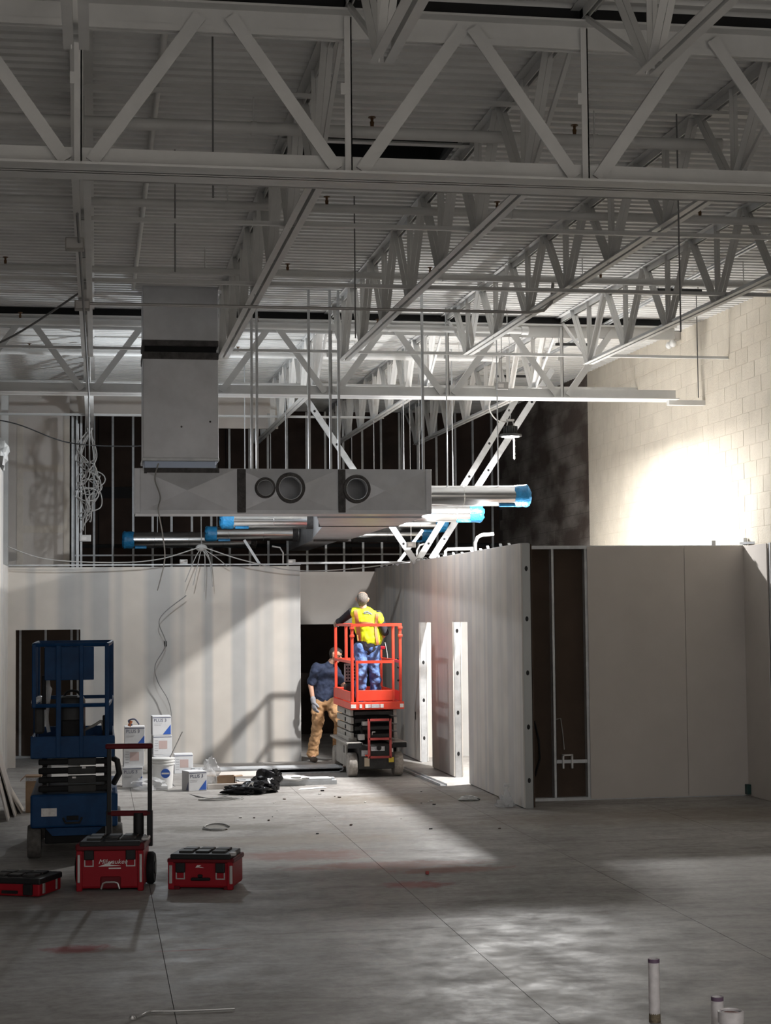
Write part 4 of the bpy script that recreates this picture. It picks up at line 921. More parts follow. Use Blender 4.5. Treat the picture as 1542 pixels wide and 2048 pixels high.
# second box
X = TX(.59, 14.36, -17)
t = thing('toolbox', 'red toolbox with black lid standing alone on the concrete', 'toolbox', (.9, 14.45, 0), 'red modular toolboxes')
b = LB_(X); b.bev(0, .535, 0, .40, .015, .24, .02); b.build('box_body', TRED, t)
b = LB_(X); b.bev(-.012, .547, -.012, .41, .215, .255, .012); b.build('lid', TREDD, t)
b = LB_(X); b.bev(.015, .52, -.014, .39, .245, .29, .01); b.build('lid_tray', BLKP, t); cleats(X, t, .535, .40, .285)
for x in (0, .495): b = LB_(X); b.bev(x-.006, x+.046, -.012, .03, 0, .235, .01); b.build('corner_post', TRED, t)
for x in (.006, .512): b = LB_(X); b.bev(x, x+.026, -.018, 0, .05, .20, .005); b.build('reflector_strip', STEELB, t)
latch(X, t, .10, .185); latch(X, t, .435, .185)
b = LB_(X); b.bev(.19, .35, -.02, .02, .075, .10, .008); b.build('handle', BLK, t)
b = LB_(X); b.bev(.245, .285, -.016, .02, .10, .125, .008); b.build('handle_lock', BLK, t)
b = LB_(X); b.add([(.225, -.003, .18), (.24, -.003, .20), (.275, -.003, .20), (.255, -.003, .19), (.30, -.003, .178), (.25, -.003, .182)], [(0,1,2,3,4,5)]); b.build('lightning_mark', DECAL, t)
for (x, z) in ((.03, .02), (.46, .02)): b = LB_(X); b.bev(x, x+.06, -.005, .06, 0, .03, .006); b.build('foot', TREDD, t)
b = LB_(X); b.bev(.50, .55, .02, .09, .27, .30, .006); b.build('metal_corner', STEELB, t)
# flat organiser
X = TX(-.92, 14.36, -24)
t = thing('toolbox', 'flat red organiser case with black lid beside the rolling toolbox', 'toolbox', (-.6, 14.4, 0), 'red modular toolboxes')
b = LB_(X); b.bev(0, .52, 0, .40, .01, .12, .015); b.build('box_body', TRED, t)
b = LB_(X); b.bev(-.008, .528, -.008, .41, .105, .155, .012); b.build('lid', BLKP, t); cleats(X, t, .52, .4, .15)
for x in (.10, .42): b = LB_(X); b.bev(x-.04, x+.04, -.02, .01, .02, .11, .008); b.build('latch', BLK, t)
b = LB_(X); b.bev(.19, .33, -.016, .01, .03, .055, .006); b.build('handle', BLK, t)
b = LB_(X); b.bev(.525, .532, .04, .08, .03, .11, .002); b.bev(.525, .532, .28, .31, .03, .11, .002); b.build('reflector_strip', STEELB, t)

# ------------------------------------------------------------------ cartons, bucket, rubbish
def carton(x, y_, z, s, h, deg, lb, face='front', tilt=True):
    X = Matrix.Translation((x, y_, z)) @ Matrix.Rotation(math.radians(deg), 4, 'Z')
    t = thing('carton', lb, 'carton', (x, y_, z), 'joint compound cartons')
    b = LB_(X); b.bev(0, s, 0, s, 0, h-.002, .004); b.build('carton_body', CARDW, t)
    b = LB_(X); b.box(-.0015, 0, .004, s-.004, .004, h-.006); b.build('side_panel', CARDG, t)
    b = LB_(X); b.box(.004, s-.004, -.0015, 0, h-.03, h-.02); b.build('printed_line', INK, t)
    if face == 'front':
        text('PLUS 3', .062, X @ Vector((.018, -.001, h-.085)), (PI/2, 0, math.radians(deg)), INK, t, 'product_lettering')
        b = LB_(X); b.add([(s*.55, -.002, .012), (s-.006, -.002, .012), (s-.006, -.002, h*.55), (s*.55, -.001, .012), (s-.006, -.001, .012), (s-.006, -.001, h*.55)], [(0,1,2),(5,4,3)]); b.build('blue_triangle', BLUEP, t)
        b = LB_(X); b.box(.02, s*.5, -.0015, 0, h-.115, h-.11); b.box(.02, s*.45, -.0015, 0, h-.135, h-.13); b.build('fine_print', DECALG, t)
    else:
        b = LB_(X); b.box(s*.3, s*.75, -.0015, 0, h*.3, h*.72); b.build('print_block', INKR, t)
        for k in range(5): bb = LB_(X); bb.box(.02, s*.26, -.0015, 0, h*.2+k*.035, h*.2+k*.035+.008); bb.build('fine_print', DECALG, t)
    b = LB_(X); b.add([(-.002, s*.4, .012), (-.002, .01, .012), (-.002, .01, h*.5)], [(0,1,2)]); b.build('side_triangle', INK, t)
S_ = .265
carton(.80, 24.7, 0, S_, .275, 3, 'bottom carton of the tall stack behind the bucket', 'back')
carton(.80, 24.7, .275, S_, .275, 4, 'middle carton of the tall stack, with fine print panels', 'back')
carton(.79, 24.7, .55, S_, .275, 3, 'top carton of the tall stack, with blue triangle')
carton(1.10, 24.75, 0, S_, .275, 0, 'single carton with fine print right of the tall stack', 'back')
carton(.34, 22.95, 0, S_, .265, -1, 'bottom carton of the short stack beside the blue lift')
carton(.36, 22.97, .265, S_, .265, 2, 'middle carton of the short stack, under the cord', 'back')
carton(.37, 22.95, .53, S_, .265, 0, 'top carton of the short stack, with orange tool on it')
carton(1.17, 22.2, 0, S_-.02, .255, 18, 'lone carton with blue triangle in front of the steel studs')
t = thing('tool', 'orange handled tool with cord on the short carton stack', 'tool', (.45, 22.93, .53+.265)); b = MB(); b.tube(curve([(.47, 22.92, .81), (.42, 22.92, .87), (.50, 22.92, .89), (.56, 22.92, .82)], 6), .010); b.build('cord', INK, t, True)
b = MB(); b.tube([(.43, 22.93, .80), (.455, 22.93, .87)], .022, 10); b.build('handle', mat('orange_plastic', (.5, .16, .06), .5), t, True)
t = thing('bucket', 'white plastic bucket with blue round label before the carton stack', 'bucket', (.86, 22.75, 0))
bx, by = .86, 22.75
b = MB(); b.lathe((bx, by, 0), [(.125, 0), (.145, .30), (.145, .34)], 28); b.build('pail', WHITEP, t, True)
for z in (.30, .335, .37): b = MB(); b.lathe((bx, by, z), [(.148, 0), (.158, .008), (.158, .02), (.148, .026)], 28); b.build('rim_ring', WHITEP, t, True)
b = MB(); b.lathe((bx, by, .34), [(.146, 0), (.146, .058), (.135, .06), (.135, .02)], 28, 'z', False); b.build('upper_rim', WHITEP, t, True)
b = MB(); b.lathe((bx+.03, by-.148, .20), [(.001, 0), (.06, .002), (.06, .012), (.001, .012)], 20, 'y', False); b.build('round_label', BLUEP, t)
b = MB(); b.box(bx-.02, bx+.08, by-.151, by-.147, .19, .21); b.build('label_band', DECAL, t)
b = MB(); b.tube([(bx+.05, by, .30), (bx+.26, by+.05, .72)], .009, 8); tag(b.build('mixing_rod', STEELB, None, True), 'steel mixing rod leaning out of the white bucket', 'rod')
def lump(name, c, r, m_, lb, cat, sq=(1, 1, 1), amp=.25, n=22, seed=1, parent=None):
    rd = random.Random(seed); ph = [(rd.uniform(2, 9), rd.uniform(2, 9), rd.uniform(2, 9), rd.uniform(0, 6)) for _ in range(6)]
    b = MB(); b.sph((0, 0, 0), 1, n, n//2)
    for i, v in enumerate(b.v):
        k = 1+amp*sum(math.sin(v[0]*p[0]+v[1]*p[1]+v[2]*p[2]+p[3]) for p in ph)/3
        b.v[i] = (c[0]+v[0]*r*sq[0]*k, c[1]+v[1]*r*sq[1]*k, max(c[2]+v[2]*r*sq[2]*k, .004))
    o = b.build(name, m_, parent, True)
    return o if parent else tag(o, lb, cat)
lump('plastic_wrap', (.70, 22.5, .06), .2, CLEAR, 'crumpled clear plastic wrap at the foot of the bucket', 'plastic', (1.1, .6, .5), .4, 24, 3)
lump('plastic_wrap', (1.47, 22.45, .21), .12, CLEAR, 'clear plastic wrap sticking up behind the lone carton', 'plastic', (.8, .5, 1.4), .4, 20, 5)
t = thing('trash_bag', 'black plastic bag with white arrow mark lying on the concrete', 'bag', (1.95, 21.75, 0))
lump('bag_body', (1.86, 21.7, .06), .2, BAG, '', '', (1.25, .7, .38), .38, 30, 11, t); lump('bag_end', (2.12, 21.85, .11), .17, BAG, '', '', (1.0, .7, .75), .4, 30, 12, t)
lump('bag_tail', (2.25, 21.85, .20), .07, BAG, '', '', (.9, .5, 1.3), .4, 20, 14, t)
b = MB(); b.add([(1.86, 21.585, .10), (1.90, 21.575, .15), (1.95, 21.575, .165), (1.93, 21.57, .11), (1.91, 21.57, .14), (1.87, 21.57, .095)], [(0,1,2,3,4,5)]); b.build('white_arrow', DECAL, t)
# opened brown box
t = thing('open_box', 'small opened brown cardboard box behind the black bag', 'box', (1.65, 22.5, .07)); b = MB()
b.box(1.52, 1.78, 22.42, 22.43, .07, .16); b.box(1.52, 1.53, 22.42, 22.6, .07, .16); b.box(1.77, 1.78, 22.42, 22.6, .07, .16); b.box(1.52, 1.78, 22.59, 22.6, .07, .16); b.box(1.52, 1.78, 22.42, 22.6, .07, .075); b.build('box_shell', CARDB, t)
for xa, xb in ((1.40, 1.52), (1.78, 1.88)): b = MB(); b.bar((xa, 22.5, .17 if xa < 1.5 else .15), (xb, 22.5, .16), .16, .006); b.build('flap', CARDB, t)
b = MB(); b.bev(1.42, 2.0, 22.38, 22.62, 0, .07, .008); tag(b.build('board_offcut', PAPER), 'grey drywall offcut stack under the brown box', 'board')
# bundles of studs: every stud its own thing
def studs(x0, x1, y0, z0, rows, cols, wd, fl, group, lb, skew=0):
    k = 0
    for r_ in range(rows):
        for c_ in range(cols):
            dx = random.uniform(-.08, .08); yy = y0+c_*(wd+.006); zz = z0+r_*(fl*.45)
            b = MB(); b.chan((x0+dx, yy, zz+fl+.001), (x1+dx*.5, yy+skew, zz+fl+.001), wd, fl, upv=(0, 0, -1)); o = b.build('steel_stud', mat('dull_zinc', (.52, .54, .56), .5, .1, .15, 9))
            tag(o, lb, 'stud', group)
studs(1.40, 3.45, 24.35, .0, 3, 5, .092, .04, 'studs in the long bundle', 'long galvanised stud in the flat bundle along the left partition')
studs(1.9, 3.10, 22.62, .0, 2, 3, .10, .055, 'studs in the short bundle', 'short galvanised stud in the loose bundle behind the black bag', .06)
b = MB(); b.bev(1.35, 2.35, 23.2, 23.9, 0, .09, .01); tag(b.build('board_stack', PAPER), 'low stack of grey drywall boards between the stud bundles', 'board')
lump('plastic_wrap', (2.55, 22.6, .10), .14, WHITEP, 'scrap of white wrap on the short stud bundle', 'plastic', (1.4, .6, .25), .3, 18, 21)
b = MB(); b.add([(2.55, 22.0, .006), (2.95, 22.15, .006), (2.9, 22.25, .012), (2.6, 22.12, .012)], [(0,1,2,3)]); b.add([(2.55, 22.0, .001), (2.95, 22.15, .001), (2.9, 22.25, .001), (2.6, 22.12, .001)], [(3,2,1,0)]); tag(b.build('board_scrap', GYPEDGE), 'flat white scrap on the floor before the short studs', 'scrap')
b = MB(); b.chan((4.45, 22.0, .002), (4.36, 24.6, .002), .092, .03); tag(b.build('floor_track', GALV), 'loose steel track on the floor beside the narrow doors', 'track')
# leaning drywall sheets, cardboard
for k, (y0, y1, dx, h) in enumerate([(19.5, 20.7, 0, 1.35), (19.9, 20.6, 0, 1.2), (20.25, 20.75, 0, .7)]):
    b = MB(); xb, xt = -.97+.06*k, -1.29+.02*k; th = .016
    b.add([(xb, y0, 0), (xb, y1, 0), (xt, y1, h), (xt, y0, h), (xb+th, y0, 0), (xb+th, y1, 0), (xt+th, y1, h), (xt+th, y0, h)], [(0,1,2,3),(7,6,5,4),(0,4,5,1),(1,5,6,2),(2,6,7,3),(3,7,4,0)]); tag(b.build('leaning_sheet', PAPER if k < 2 else MUD), ['grey drywall sheet leaning on the left wall, first from the blue lift', 'grey drywall sheet leaning on the left wall, middle one', 'beige drywall offcut leaning last by the brown carton'][k], 'drywall sheet', 'leaning drywall sheets')
t = thing('cardboard_box', 'brown cardboard box standing open between left wall and blue lift', 'box', (-.72, 20.4, 0))
b = MB(); b.bev(-.80, -.63, 20.3, 20.5, 0, .42, .004); b.build('box_body', CARDB, t)
b = MB(); b.bar((-.80, 20.4, .42), (-.86, 20.4, .36), .18, .005); b.bar((-.63, 20.4, .42), (-.57, 20.4, .38), .18, .005); b.build('flap', CARDB, t)
b = MB(); b.box(-.80, -.63, 20.295, 20.3, .36, .40); b.build('tape', DECALG, t)
# plastic on the tall wall
lump('plastic_bundle', (-1.36, 24.9, 4.36), .2, WHITEP, 'white plastic bundle on top of the left wall', 'plastic', (.6, .6, 1.0), .35, 22, 31).location.z = 4.28

# ------------------------------------------------------------------ small floor things
def pvc(x, y_, h, r, lb, cap=False):
    t = thing('pvc_stub', lb, 'pipe', (x, y_, 0), 'white pipe stubs rising from the slab')
    b = MB(); b.lathe((x, y_, 0), [(r, 0), (r, h), (r*.82, h), (r*.82, 0)], 24, 'z', False); b.build('pipe_wall', PVC, t, True)
    b = MB(); b.lathe((x, y_, h-.02), [(r*1.02, 0), (r*1.02, .0205), (r*.84, .0207)], 24, 'z', False); b.build('primer_ring', PURP, t, True)
    if cap:
        b = MB(); b.lathe((x, y_, h-.05), [(r*1.0, 0), (r*1.16, .0), (r*1.16, .055), (r*1.0, .06), (r*.9, .045), (.001, .045)], 28, 'z', False); b.build('cap', PVC, t, True)
        b = MB(); b.lathe((x, y_, h-.004), [(.001, 0), (r*.7, .0), (r*.7, .002), (.001, .002)], 16, 'z', False); b.build('cap_stain', mat('rust_stain', (.30, .17, .16), .7, 0, .4, 40), t)
    else:
        b = MB(); b.lathe((x, y_, 0), [(r*1.05, 0), (r*1.03, .035), (r, .05)], 18); b.build('mud_collar', mat('mud_crust', (.15, .12, .08), .9, 0, .6, 60), t)
pvc(3.02, 9.17, .342, .031, 'tall thin white pipe stub standing alone'); pvc(3.27, 8.87, .19, .033, 'thin white pipe stub behind the capped stub'); pvc(3.25, 8.62, .165, .058, 'wide capped white pipe stub', True)
pipe('bent_rod', curve([(.22, 9.83, .01), (.25, 9.86, .012), (.31, 9.95, .012), (.45, 9.93, .012), (.78, 9.92, .012)], 6), .008, STEELB, 'bent thin steel rod lying on the near concrete', 'rod')
lump('wire_nut', (.20, 9.80, .012), .018, STEELB, 'tiny metal clip beside the bent rod', 'clip', amp=.2, n=10)
pipe('wire_ring', [(1.26+.13*math.cos(a*.33), 18.35+.28*math.sin(a*.33), .012) for a in range(17)]+[(1.1, 18.2, .012)], .009, CABLE, 'loop of white wire on the dirty patch of floor', 'wire')
for k in range(3):
    pipe('wire_scrap', [(1.50+.3*math.cos(a*.4+k)*.9, 21.1+.12*math.sin(a*.4+k), .008+.003*k) for a in range(12)], .006, CABLE, 'curled white wire scrap on the lit concrete before the bag', 'wire', 'wire scraps by the bag')
t = thing('spray_bottle', 'clear white spray bottle at the foot of the partition corner', 'bottle', (4.70, 19.55, 0)); b = MB()
b.lathe((4.70, 19.55, 0), [(.045, 0), (.048, .12), (.03, .17), (.016, .19)], 18); b.build('bottle_body', CLEAR, t, True)
b = MB(); b.lathe((4.70, 19.55, .19), [(.02, 0), (.02, .035)], 12); b.bev(4.665, 4.735, 19.535, 19.565, .22, .26, .008); b.build('trigger_head', WHITEP, t)
lump('plastic_wrap', (4.66, 19.45, .05), .09, CLEAR, 'crumpled clear plastic beside the spray bottle', 'plastic', (1.1, .6, .8), .4, 18, 41)
lump('plastic_wrap', (4.40, 20.25, .025), .09, WHITEP, 'crumpled pale scrap on the floor beside the side partition', 'plastic', (1.3, .6, .4), .5, 18, 43)
for k in range(27):
    x, y_ = random.uniform(1.2, 4.3), random.uniform(17.5, 22.0); s = random.uniform(.008, .022)
    b = MB(); b.X = Matrix.Translation((x, y_, 0)) @ Matrix.Rotation(random.uniform(0, 3), 4, 'Z'); b.bev(-s, s, -s*.6, s*.6, 0, s*.7, s*.15)
    tag(b.build('debris_chip', [LDARK, BROWN, GYPEDGE][k % 3]), ['dark', 'brown', 'white'][k % 3]+' debris chip on the lit floor by the lifts', 'debris', 'debris chips on the floor, '+['dark', 'brown', 'white'][k % 3])
b = MB(); b.bev(2.80, 2.83, 14.66, 14.69, 0, .03, .006); tag(b.build('debris_plug', LREDD), 'small dark red plug by the red chalk marks', 'debris')

# ------------------------------------------------------------------ people
def blob(name, caps, vox, m_, parent, fold=0, smooth_it=2, fs_=.09):
    b = MB()
    for c in caps:
        p, q, ra, rb = Vector(c[0]), Vector(c[1]), c[2], c[3]; sq = c[4] if len(c) > 4 else 1.0; ax = c[5] if len(c) > 5 else (1, 0, 0)
        d = q-p; L_ = max(d.length, 1e-4); d.normalize(); a = Vector(ax); a = (a-d*a.dot(d)); a = a.normalized() if a.length > 1e-3 else Vector((0, 1, 0)); e = d.cross(a)
        n = 16; prof_ = [(ra*math.sin(t_*PI/10), -ra*math.cos(t_*PI/10)) for t_ in range(0, 6)]+[(rb*math.sin(t_*PI/10), L_+rb*-math.cos(t_*PI/10)) for t_ in range(5, 11)]
        vs = []; fs = []
        for r, h in prof_:
            r = max(r, 1e-4)
            for k in range(n): vs.append(p+d*h+a*(r*math.cos(2*PI*k/n))+e*(r*sq*math.sin(2*PI*k/n)))
        for i in range(len(prof_)-1):
            for k in range(n): fs.append((i*n+k, i*n+(k+1) % n, (i+1)*n+(k+1) % n, (i+1)*n+k))
        b.add(vs, fs)
    o = b.build('tmp', m_)
    md = o.modifiers.new('r', 'REMESH'); md.mode = 'VOXEL'; md.voxel_size = vox; md.use_smooth_shade = True
    sm = o.modifiers.new('s', 'SMOOTH'); sm.iterations = smooth_it; sm.factor = .5
    if fold:
        tx = bpy.data.textures.new('folds', 'CLOUDS'); tx.noise_scale = fs_; tx.noise_depth = 1
        dm = o.modifiers.new('d', 'DISPLACE'); dm.texture = tx; dm.texture_coords = 'GLOBAL'; dm.strength = fold; dm.mid_level = .5
    return baked(o, name, parent, m_, True)
def hand(wrist, d, side, curl, palm_n, s=1.):
    """palm + five fingers as capsules. d: pointing direction, side: toward the thumb, palm_n: palm facing"""
    w_, d, sd, pn = Vector(wrist), Vector(d).normalized(), Vector(side).normalized(), Vector(palm_n).normalized()
    c = [(w_, w_+d*.075*s, .028*s, .036*s, .55, tuple(sd))]
    for i, (off, ln) in enumerate(((.030, .078), (.010, .086), (-.010, .08), (-.028, .063))):
        k0 = w_+d*.085*s+sd*off*s; a1 = curl; v1 = (d*math.cos(a1)+pn*math.sin(a1)); k1 = k0+v1*ln*.5*s
        a2 = curl*2.1; v2 = (d*math.cos(a2)+pn*math.sin(a2)); k2 = k1+v2*ln*.5*s
        c += [(k0-d*.02, k1, .0105*s, .0095*s), (k1, k2, .0095*s, .008*s)]
    b0 = w_+d*.02*s+sd*.03*s; v = (d*.6+sd*.7+pn*.35).normalized(); b1 = b0+v*.045*s; v2 = (d*.8+sd*.1+pn*.6).normalized()
    return c+[(b0, b1, .013*s, .0115*s), (b1, b1+v2*.032*s, .011*s, .009*s)]
def headcaps(c, fwd, upv, s=1.):
    c, f_, u_ = Vector(c), Vector(fwd).normalized(), Vector(upv).normalized(); r_ = f_.cross(u_)
    k = [(c+u_*.03*s-f_*.012*s, c+u_*.03*s+f_*.012*s, .083*s, .083*s), (c-u_*.035*s+f_*.012*s, c-u_*.075*s+f_*.035*s, .064*s, .045*s),
         (c+f_*.075*s+u_*.012*s, c+f_*.098*s-u_*.02*s, .011*s, .016*s), (c+f_*.062*s-u_*.062*s-r_*.014*s, c+f_*.062*s-u_*.062*s+r_*.014*s, .017*s, .017*s), (c+f_*.07*s+u_*.028*s-r_*.03*s, c+f_*.07*s+u_*.028*s+r_*.03*s, .013*s, .013*s)]
    for sg in (-1, 1): k.append((c+r_*sg*.078*s-u_*.02*s, c+r_*sg*.084*s+u_*.022*s, .014*s, .018*s))
    return k, r_
def eyes(t, c, fwd, upv, s=1.):
    c, f_, u_ = Vector(c), Vector(fwd).normalized(), Vector(upv).normalized(); r_ = f_.cross(u_)
    for sg in (-1, 1): b = MB(); b.sph(tuple(c+f_*.071*s+u_*.008*s+r_*sg*.031*s), .011*s, 8, 6); b.build('eye', INK, t, True)

# man on the lift, back to the camera, looking up
t = thing('person', 'man in yellow safety vest and jeans standing on the red lift, looking up', 'person', (3.82, 24.35, .975), 'workers')
HC_, hf, hu = (3.755, 24.27, 2.445), (.15, .75, .65), (-.05, -.62, .78)
Zf = .975
aL = [(3.605, 24.30, 2.27), (3.50, 24.55, 2.16), (3.475, 24.86, 2.135)]
aR = [(3.985, 24.28, 2.235), (4.075, 24.22, 1.975), (4.05, 24.46, 1.885)]
hk, _r = headcaps(HC_, hf, hu, 1.0)
caps = hk+[((3.765, 24.27, 2.36), (3.77, 24.28, 2.27), .052, .06)]
caps += [((3.79, 24.30, 2.17), (3.85, 24.32, 1.85), .155, .14, .68), ((3.85, 24.32, 1.85), (3.83, 24.33, 1.78), .145, .15, .72), ((3.66, 24.28, 2.27), (3.93, 24.28, 2.215), .065, .065)]
for a_ in (aL, aR): caps += [(a_[0], a_[1], .052, .042), (a_[1], a_[2], .042, .028)]
legs = [((3.745, 24.33, 1.76), (3.735, 24.30, 1.40), (3.72, 24.36, 1.03)), ((3.915, 24.33, 1.76), (3.935, 24.31, 1.40), (3.945, 24.38, 1.03))]
for h_, k_, f_ in legs: caps += [(h_, k_, .088, .06), (k_, f_, .06, .042), (f_, (f_[0], f_[1]+.14, Zf+.045), .042, .035)]
hl = hand((3.475, 24.86, 2.135), (.0, 1, -.12), (1, 0, 0), .5, (0, -.1, -1)); hr = hand((4.05, 24.46, 1.885), (.05, .9, .1), (-.6, 0, .8), .75, (-.8, 0, -.3))
caps += hl+hr
blob('body', caps, .0085, SKIN, t); eyes(t, HC_, hf, hu)
hc, f_, u_ = Vector(HC_), Vector(hf).normalized(), Vector(hu).normalized()
blob('hair', [(hc+u_*.031-f_*.024, hc+u_*.034-f_*.004, .084, .085), (hc-u_*.045-f_*.03, hc-u_*.0-f_*.035, .056, .072)], .007, HAIRG, t)
sl = []
for a_, lim in ((aL, 1.), (aR, .35)):
    e = Vector(a_[1]); wv = e.lerp(Vector(a_[2]), .86 if lim == 1. else .15)
    sl += [(a_[0], a_[1], .062, .052), (a_[1], tuple(wv), .05, .04)]
sl += [((3.72, 24.29, 2.24), (3.88, 24.29, 2.20), .085, .085), ((3.77, 24.275, 2.29), (3.77, 24.285, 2.25), .066, .08)]
blob('shirt', sl+[((3.85, 24.32, 1.86), (3.84, 24.325, 1.78), .165, .165, .72)], .009, BLACKC, t)
vc = [((3.655, 24.285, 2.262), (3.935, 24.285, 2.205), .083, .083), ((3.79, 24.30, 2.17), (3.855, 24.32, 1.94), .187, .178, .70), ((3.855, 24.32, 1.95), (3.865, 24.325, 1.905), .182, .192, .74), ((3.97, 24.27, 2.205), (4.0, 24.26, 2.14), .075, .078)]
blob('safety_vest', vc, .009, VEST, t, .022, 4)
def decal_on(xs, name, m_, zt, zb, off=.15):
    b = MB(); pts = []
    return None
# reflective tapes follow the back of the vest
def tape(cent, wd, name, m_, par):
    """ribbon across points (x,z) snapped just outside the vest's camera-facing surface"""
    vest = [o for o in par.children if o.name.startswith('safety_vest')][0]; bpy.context.view_layer.update()
    org = WLOC[par.name]; vs = []; fs = []
    P = curve([(c[0], 0, c[1]) for c in cent], 6)
    for i, p in enumerate(P):
        d = (P[min(i+1, len(P)-1)]-P[max(i-1, 0)]).normalized(); nrm = Vector((-d.z, 0, d.x))*wd/2
        for s_ in (-1, 0, 1):
            q = p+nrm*s_; hit, loc, nn, ix = vest.ray_cast(Vector((q.x, 23.0, q.z))-org, Vector((0, 1, 0)))
            yy = (loc.y+org.y-.014) if hit else None; vs.append([q.x, yy, q.z])
    for i in range(len(vs)):
        if vs[i][1] is None: vs[i][1] = next((vs[j][1] for j in sorted(range(len(vs)), key=lambda j: abs(j-i)) if vs[j][1] is not None), 24.2)
    n = len(P); fs = [(3*i+k, 3*i+k+1, 3*i+k+4, 3*i+k+3) for i in range(n-1) for k in (0, 1)]
    b = MB(); b.add(vs, fs); m2 = [(v[0], v[1]+.004, v[2]) for v in vs]; b.add(m2, [f[::-1] for f in fs]); b.build(name, m_, par, True)
tape([(3.645, 2.30), (3.665, 2.15), (3.69, 1.98), (3.70, 1.86)], .05, 'reflective_tape', VESTO, t)
tape([(3.955, 2.25), (3.945, 2.13), (3.935, 2.0), (3.965, 1.80)], .042, 'reflective_tape', VESTO, t)
tape([(3.66, 2.105), (3.76, 2.115), (3.86, 2.10), (3.99, 2.07)], .04, 'reflective_tape', VESTO, t)
tape([(3.755, 2.262), (3.80, 2.275), (3.84, 2.265), (3.88, 2.235)], .014, 'printed_logo', INK, t); tape([(3.76, 2.245), (3.80, 2.252), (3.85, 2.24)], .008, 'printed_logo', INK, t)
jc = [((3.84, 24.325, 1.80), (3.835, 24.33, 1.74), .158, .16, .74)]
for h_, k_, f_ in legs: jc += [(h_, k_, .108, .082), (k_, (f_[0], f_[1]-.005, f_[2]+.02), .084, .074)]
blob('jeans', jc, .0095, DENIM, t, .05)
bc = []
for h_, k_, f_ in legs: bc += [((f_[0], f_[1]-.01, Zf+.09), (f_[0], f_[1], Zf+.05), .058, .05), ((f_[0], f_[1]-.02, Zf+.042), (f_[0], f_[1]+.19, Zf+.038), .043, .04)]
blob('boots', bc, .009, BOOT, t)
gl = [(c[0], c[1], c[2]+.004, c[3]+.004)+tuple(c[4:]) for c in hl]
blob('glove', gl, .0065, mat('pale_glove', (.40, .38, .33), .85), t)
t2 = thing('cordless_driver', 'dark cordless driver held in the right hand of the vested man', 'tool', (4.07, 24.55, 1.86), 'tools in hand')
b = MB(); b.tube([(4.075, 24.50, 1.90), (4.10, 24.72, 1.95)], .03, 12); b.build('motor_housing', BLKP, t2, True)
b = MB(); b.bev(4.05, 4.095, 24.49, 24.55, 1.77, 1.90, .012); b.build('grip', BLKP, t2); b = MB(); b.bev(4.03, 4.11, 24.45, 24.57, 1.73, 1.78, .01); b.build('battery', TRED, t2)
pipe('lanyard', curve([(4.115, 24.5, 1.83), (4.13, 24.45, 1.72), (4.14, 24.42, 1.60)], 6), .006, CABLE, 'white cord dangling from the vested man beside the driver', 'cord')
pipe('guide_pole', [(4.05, 24.7, 1.50), (4.12, 24.9, .98)], .008, LDARK, 'thin dark pole standing in the red lift basket', 'pole')

# second man, behind the lift, mid step
t = thing('person', 'man in navy shirt and tan trousers stepping behind the red lift', 'person', (3.42, 26.15, 0), 'workers')
HC_, hf, hu = (3.605, 26.02, 1.62), (.80, -.55, -.22), (.16, -.1, .98)
aR = [(3.315, 26.08, 1.44), (3.225, 26.06, 1.165), (3.255, 25.98, .915)]      # arm on the side toward the partition
aL = [(3.60, 26.16, 1.42), (3.72, 26.10, 1.18), (3.80, 25.92, 1.05)]
legR = [(3.355, 26.14, .93), (3.325, 26.12, .50), (3.255, 26.20, .09)]
legL = [(3.50, 26.14, .93), (3.665, 26.0, .60), (3.66, 26.30, .20)]
hk, _r = headcaps(HC_, hf, hu)
caps = hk+[((3.575, 26.04, 1.555), (3.515, 26.09, 1.47), .05, .058), ((3.475, 26.11, 1.34), (3.43, 26.13, 1.04), .148, .135, .68), ((3.43, 26.13, 1.02), (3.425, 26.14, .95), .138, .14, .7), ((3.37, 26.09, 1.42), (3.56, 26.13, 1.41), .062, .062)]
for a_ in (aR, aL): caps += [(a_[0], a_[1], .05, .04), (a_[1], a_[2], .04, .028)]
for l_, tx in ((legR, (3.27, 26.06, .045)), (legL, (3.76, 26.22, .10))): caps += [(l_[0], l_[1], .085, .058), (l_[1], l_[2], .058, .04), (l_[2], tx, .04, .033)]
hr = hand((3.255, 25.98, .915), (.1, -.12, -1), (.55, -.85, 0), .45, (.8, .4, -.1)); hl = hand((3.80, 25.92, 1.05), (.6, -.7, .1), (0, 0, 1), .6, (-.5, -.5, 0))
caps += hr+hl
blob('body', caps, .0085, SKIN, t); eyes(t, HC_, hf, hu)
hc, f_, u_ = Vector(HC_), Vector(hf).normalized(), Vector(hu).normalized()
blob('hair', [(hc+u_*.036-f_*.022, hc+u_*.045+f_*.01, .085, .078), (hc-u_*.03-f_*.035, hc+u_*.01-f_*.038, .056, .07), (hc+u_*.06+f_*.04, hc+u_*.065+f_*.055, .05, .045)], .007, HAIRD, t)
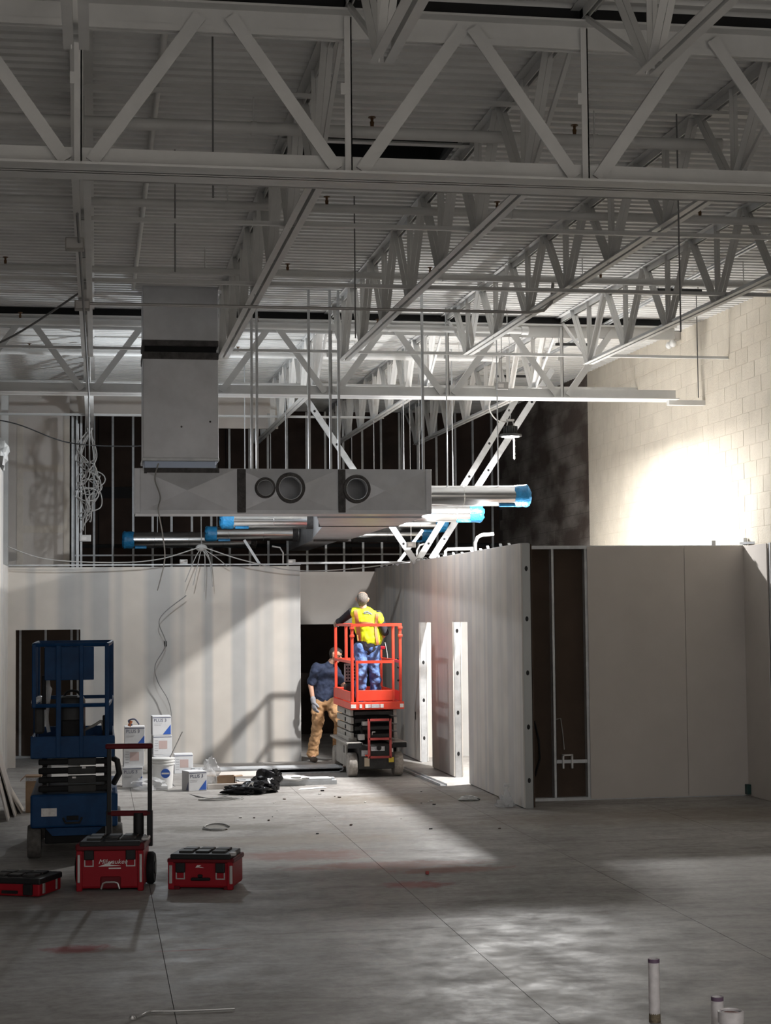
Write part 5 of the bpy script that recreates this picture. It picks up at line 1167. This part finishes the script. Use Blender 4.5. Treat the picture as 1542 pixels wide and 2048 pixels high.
rr = f_.cross(u_); b = MB(); b.tube([hc+rr*.085+u_*.01, hc+rr*.07+f_*.085+u_*.012, hc+f_*.1+u_*.012, hc-rr*.07+f_*.085+u_*.012, hc-rr*.085+u_*.01], .005, 6); b.build('safety_glasses', LDARK, t, True)
sc_ = [((3.475, 26.11, 1.33), (3.43, 26.13, 1.02), .16, .16, .72), ((3.43, 26.13, 1.02), (3.425, 26.135, .985), .166, .168, .74), ((3.36, 26.09, 1.412), (3.57, 26.13, 1.402), .084, .084), ((3.53, 26.08, 1.48), (3.51, 26.09, 1.44), .066, .085)]
for a_ in (aR, aL): sc_ += [(a_[0], tuple(Vector(a_[0]).lerp(Vector(a_[1]), .82)), .074, .068)]
blob('shirt', sc_, .009, NAVY, t, .03, 3)
pc = [((3.43, 26.14, 1.0), (3.425, 26.14, .92), .152, .155, .74)]
for l_ in (legR, legL): pc += [(l_[0], l_[1], .108, .084), (l_[1], tuple(Vector(l_[1]).lerp(Vector(l_[2]), .93)), .086, .08)]
blob('trousers', pc, .0095, TAN, t, .055)
b = MB(); b.lathe((0, 0, 0), [(.157, -.018), (.157, .018), (.15, .018), (.15, -.018), (.157, -.018)], 28, 'z', False)
b.v = [(v[0]+3.43, v[1]*.745+26.137, v[2]+.985) for v in b.v]; b.build('belt', BLK, t, True)
bc = []
for l_, tx in ((legR, (3.275, 26.0, .043)), (legL, (3.79, 26.20, .11))): bc += [(tuple(Vector(l_[1]).lerp(Vector(l_[2]), .86)), l_[2], .056, .052), ((l_[2][0], l_[2][1], tx[2]+.005), tx, .045, .042)]
blob('boots', bc, .009, BOOT, t)
blob('glove', [(c[0], c[1], c[2]+.007, c[3]+.007)+tuple(c[4:]) for c in hr]+[(tuple(Vector((3.255, 25.98, .915))-Vector((.1, -.12, -1)).normalized()*.05), (3.255, 25.98, .915), .042, .038)], .0065, GLOVE, t)
blob('glove', [(c[0], c[1], c[2]+.005, c[3]+.005)+tuple(c[4:]) for c in hl], .0065, GLOVE, t)
